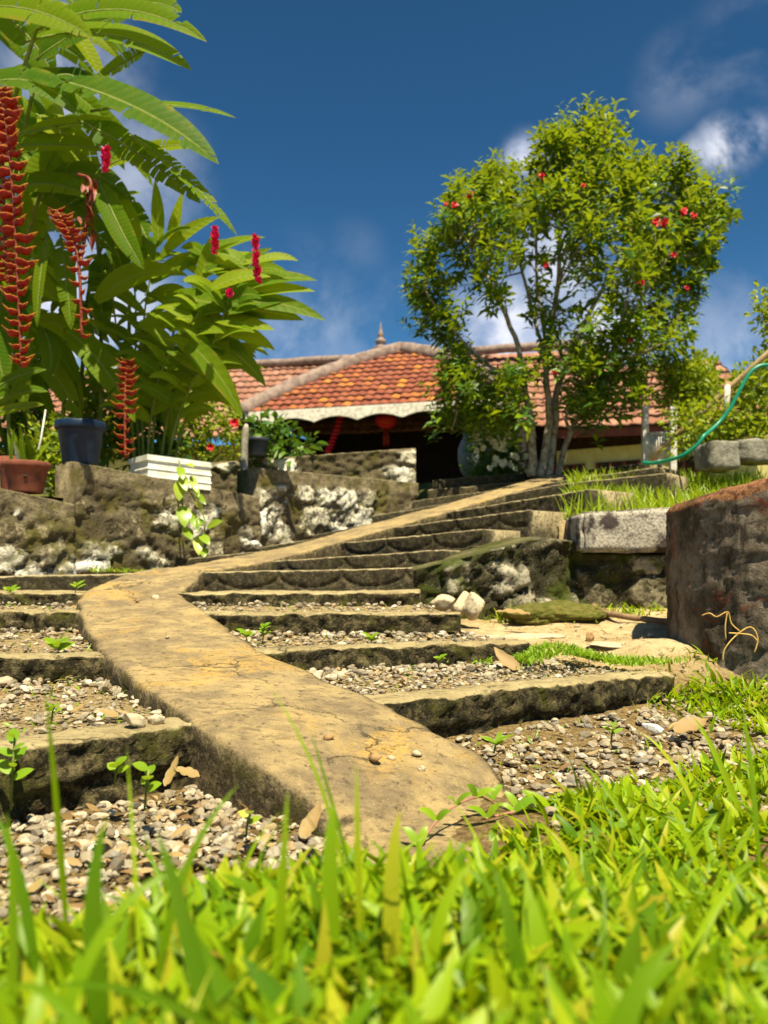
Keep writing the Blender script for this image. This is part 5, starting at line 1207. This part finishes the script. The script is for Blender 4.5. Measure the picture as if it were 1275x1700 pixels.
# tall single blades close to the lens
TB = [((112,1420,.95),(95,1300,.93),(74,1135,.92),.013),((62,1470,.85),(30,1400,.86),(-10,1350,.88),.014),((255,1520,.85),(290,1400,.86),(400,1300,.9),.012),((240,1560,.8),(225,1440,.85),(210,1235,.9),.006),((455,1560,.8),(470,1440,.8),(478,1310,.82),.020),
 ((590,1440,1.05),(560,1290,1.05),(440,1130,1.1),.007),((600,1400,1.1),(545,1300,1.1),(512,1205,1.1),.007),((600,1480,.9),(592,1360,.9),(592,1265,.92),.010),((555,1470,.85),(540,1400,.86),(556,1330,.88),.034),((655,1500,.85),(640,1430,.86),(665,1345,.88),.034),((180,1600,.72),(130,1480,.72),(178,1355,.75),.034),
 ((60,1640,.62),(150,1470,.65),(310,1440,.7),.022),((380,1640,.66),(300,1480,.68),(260,1380,.7),.030),((230,1680,.6),(120,1600,.62),(0,1640,.62),.02),((510,1690,.6),(350,1590,.62),(40,1640,.62),.012),
 ((930,1560,.95),(800,1510,.95),(650,1450,.98),.007),((700,1560,.8),(720,1450,.82),(800,1425,.85),.026),((1100,1400,1.5),(1020,1300,1.6),(960,1265,1.65),.013),((1180,1330,1.7),(1120,1240,1.75),(1060,1215,1.8),.014),((1240,1300,1.7),(1180,1220,1.75),(1150,1190,1.8),.016),((1180,1420,1.4),(1130,1340,1.45),(1080,1290,1.5),.014),
 ((1260,1340,1.4),(1245,1240,1.45),(1232,1170,1.5),.02),((1000,1480,1.2),(960,1400,1.2),(900,1370,1.25),.022),((880,1600,.8),(850,1500,.82),(820,1440,.85),.03),((20,1560,.75),(30,1440,.78),(10,1345,.8),.02),((1100,1600,.85),(1160,1500,.9),(1240,1450,.95),.022),((980,1690,.62),(1040,1600,.64),(1130,1560,.66),.036)]
for i, (a, b, c, wd) in enumerate(TB):
    mb = MB(); mb.blade(P(*a) + Vector((0, 0, -.10)), P(*b), P(*c), wd*(.62 if wd > .018 else .9), up=Vector((random.uniform(-.4,.4), -1, .35)), n=12, fold=.22, shape='grass')
    if i == 0: T = mb
    else: T.add(mb.v, mb.f)
obj('tall_grass', T, MAT['grass'], label='long soft-focus grass blades standing up close to the viewer', cat='grass', kind='stuff')
# creeping broad-leaved runner on the ramp foot
def runner(pts, label, nl, ll):
    pts = catmull([Vector(p) + Vector((0, 0, -.022)) for p in pts], 6); e = thing('creeping_weed', pts[0], label, 'creeping weed'); mb = MB(); lf = MB(); mb.tube(pts, .003, 6)
    for k in range(nl):
        f = (k+.3)/nl*(len(pts)-1); i = int(f); p = lerp(pts[i], pts[min(i+1, len(pts)-1)], f-i)
        for sg in (-1, 1):
            d = Vector((sg*random.uniform(.3, 1), random.uniform(-.5,.5), random.uniform(.4, 1.3))).normalized(); L = ll*random.uniform(.7, 1.25)
            lf.blade(p, p + d*L*.5 + Vector((0,0,.01)), p + d*L + Vector((0,0,-.01)), L*.34, up=Vector((0,-.7,1)) + rv(.4), n=7, fold=.2)
    obj('stem', mb, MAT['stolon'], e); obj('foliage', lf, MAT['weed'], e)
def g(x, y, dz=.02): return Vector((x, y, H(x, y) + dz))
runner([P(690,1400,1.72), P(722,1350,1.78), P(760,1320,1.86), P(800,1308,1.93), P(830,1322,1.95), P(900,1335,1.95)], 'leafy weed runner with reddish stem creeping across the foot of the ramp', 6, .055)
runner([P(800,1345,1.85), P(870,1330,1.92), P(940,1328,2.0), P(1000,1322,2.1)], 'leafy weed runner spreading over the gravel right of the ramp foot', 5, .06)
runner([P(960,1430,1.55), P(1010,1390,1.6), P(1050,1370,1.68), P(1100,1370,1.75)], 'leafy weed runner low in the lawn at the right', 5, .06)
# small weeds
def sprout(px, py, D, h, n, ll, label, matn='weed', lwf=.5):
    b = P(px, py, D); e = thing('weed_sprout', b, label, 'weed'); mb = MB(); lf = MB(); mb.tube([b + Vector((0,0,-.02)), b + Vector((.005, 0, h*.6)), b + Vector((.01, 0, h))], .003, 5)
    for k in range(n):
        a = k*2.4 + random.random()*.5; p = b + Vector((.006, 0, h*(.35 + .65*k/max(1, n-1)))); d = Vector((math.cos(a), math.sin(a)*.8, .45)).normalized(); L = ll*random.uniform(.7, 1.2)
        lf.blade(p, p + d*L*.5 + Vector((0,0,L*.1)), p + d*L, L*lwf, up=Vector((0,-.6,1)) + rv(.25), n=7, fold=.15)
    obj('stem', mb, MAT['stem'], e); obj('foliage', lf, MAT[matn], e)
sprout(18, 1330, 1.85, .15, 8, .05, 'tall weed seedling at the far left in front of the lowest kerb')
sprout(240, 1330, 1.75, .07, 5, .034, 'round-leaved weed seedling in the gravel left of the ramp', lwf=.75)
sprout(190, 1290, 1.9, .03, 4, .04, 'low round-leaved weed in the gravel below the lowest kerb', lwf=.8)
sprout(408, 1375, 1.68, .03, 3, .028, 'tiny two-leaved yellow seedling beside the ramp side', 'vine', .6)
sprout(85, 1190, 2.3, .03, 5, .035, 'pale green seedling on the left gravel tread')
sprout(820, 1240, 2.5, .015, 6, .055, 'spiky green weed against the lowest kerb right of the ramp', lwf=.28)
sprout(1014, 1225, 2.6, .04, 5, .04, 'small upright sprout in the gravel at the right', lwf=.35)
sprout(436, 1062, 3.45, .06, 9, .036, 'upright leafy weed growing at the foot of the third riser')
sprout(408, 1060, 3.45, .02, 5, .05, 'low clump of weed left of the upright one on the second tread')
sprout(615, 1068, 3.5, .03, 6, .05, 'spreading weed on the second tread, right of the gravel middle')
sprout(95, 1085, 3.1, .04, 6, .06, 'bright little weed on the left second tread')
sprout(125, 980, 4.6, .03, 4, .06, 'single green sprout on the left fourth step', lwf=.35)
sprout(15, 985, 4.6, .02, 5, .06, 'small green tuft at the far left of the fourth step', lwf=.4)
sprout(728, 1100, 3.1, .02, 6, .03, 'tiny weed in the gravel of the first tread')
def gw():
    if random.random() < .5:
        k = random.choice((1, 1, 2, 3)); q = TREAD[k](random.choice((.05, .12, .2, .55, .7, .82, .93)) + random.gauss(0, .02), random.uniform(.1, 1))
    else:
        x, y = random.uniform(-.95, 1.7), random.uniform(1.4, 3.3)
        if y > front_y(x) - .02 or ns(x*3, y*3, 6) < .12: return None
        q = Vector((x, y, H(x, y) + .01))
    return None if inpoly(q.x, q.y, RAMPB) else (q.x, q.y, q.z)
base = sample(420, gw); n = len(base)
blades('gravel_weeds', base, rng.uniform(.015, .05, n), rng.uniform(.005, .012, n), rng.uniform(0, 6.28, n), np.abs(rng.normal(.6, .35, n)), rng.uniform(.3, 1.2, n), 'weed', 5, 2.2, .2, label='tiny green weeds and moss sprigs growing through the gravel', cat='weeds', kind='stuff')
# groundcover and tufts
def gcov():
    x, y = random.gauss(.80, .17), random.gauss(3.50, .10)
    if random.random() < .12: x, y = random.gauss(1.1, .2), random.gauss(3.42, .07)
    return (x, y) if y > 3.24 + .25*(x-.6) and ns(x*7, y*7, 8) > -.15 else None
gc = sample(2600, gcov); base = np.column_stack([gc, np.maximum(Hn(gc[:, 0], gc[:, 1]), P(0, 1100, 3.3).z - .03) + .05*np.exp(-((gc[:, 0]-.78)/.14)**2) + .02*rng.random(len(gc))]); n = len(base)
blades('groundcover', base, rng.uniform(.012, .045, n), rng.uniform(.006, .012, n), rng.uniform(0, 6.28, n), np.abs(rng.normal(.5, .3, n)), rng.uniform(.3, 1.2, n), 'weed', 4, 2.2, .2, label='low patch of small bright green leaves at the end of the second kerb', cat='groundcover', kind='stuff')
def tf(cx, cy, sx, sy): return lambda: (random.gauss(cx, sx), random.gauss(cy, sy))
tpts = np.concatenate([sample(260, tf(1.45, 3.15, .14, .12)), sample(330, tf(1.85, 3.05, .3, .18)), sample(90, tf(1.62, 3.65, .12, .05)), sample(150, tf(1.62, 5.15, .25, .06)), sample(70, tf(1.05, 5.0, .06, .05)), sample(60, tf(.8, 4.9, .1, .04)), sample(160, tf(1.35, 3.3, .2, .06))])
base = np.column_stack([tpts, Hn(tpts[:, 0], tpts[:, 1]) - .01]); n = len(base)
blades('grass_tufts', base, rng.uniform(.05, .12, n), rng.uniform(.008, .017, n), rng.uniform(0, 6.28, n), np.abs(rng.normal(.45, .3, n)), rng.uniform(.3, 1.1, n), 'grass', 6, 2.4, .25, label='scattered grass tufts along the sandy path and the end of the lowest kerb', cat='grass', kind='stuff')
dp = sample(150, tf(1.78, 3.18, .10, .06)); base = np.column_stack([dp, Hn(dp[:, 0], dp[:, 1]) - .01]); n = len(base)
blades('dry_grass', base, rng.uniform(.05, .13, n), rng.uniform(.004, .009, n), rng.uniform(0, 6.28, n), np.abs(rng.normal(.8, .4, n)), rng.uniform(.3, 1.4, n), 'dead', 6, 2.4, .2, label='dry straw-coloured grass clump in front of the round planter', cat='grass', kind='stuff')
def terr():
    y = random.uniform(5.76, 8.6); x = random.uniform(1.3 + .27*(y-5.72), 4.2); return (x, y)
tp = sample(4200, terr); base = np.column_stack([tp, [TZ(x, y) - .02 for x, y in tp]]); n = len(base)
blades('terrace_grass', base, rng.uniform(.10, .30, n), rng.uniform(.010, .020, n), rng.uniform(0, 6.28, n), np.abs(rng.normal(.18, .2, n)), rng.uniform(.2, .9, n), 'tallgrass', 6, 2.6, .3, label='tall bright grass growing on the terrace above the granite block', cat='grass', kind='stuff')
hm = sample(420, lambda: (random.gauss(1.06, .13), random.gauss(4.8, .09))); base = np.column_stack([hm, [P(0, 1022, 4.8).z + .06 - .9*((x-1.06)**2 + 2*(y-4.8)**2) for x, y in hm]]); n = len(base)
blades('moss_leaves', base, rng.uniform(.01, .035, n), rng.uniform(.005, .010, n), rng.uniform(0, 6.28, n), np.abs(rng.normal(.7, .3, n)), rng.uniform(.3, 1, n), 'vine', 4, 2.2, .2, label='tiny green leaves growing over the mossy hump', cat='moss', kind='stuff')
# tufts at the wall foot and by the right side wall
wt = sample(120, lambda: (lambda t: (W(t)[0] + random.uniform(.05,.14), W(t)[1] - random.uniform(.05,.14)))(random.uniform(.13, .30)))
base = np.column_stack([wt, np.full(len(wt), ZC - .02)]); n = len(base)
blades('wall_foot_weeds', base, rng.uniform(.03, .07, n), rng.uniform(.010, .02, n), rng.uniform(0, 6.28, n), np.abs(rng.normal(.8, .3, n)), rng.uniform(.3, 1, n), 'vine', 4, 2.2, .2, label='strip of small weeds at the foot of the stone wall beside the ramp bend', cat='weeds', kind='stuff')
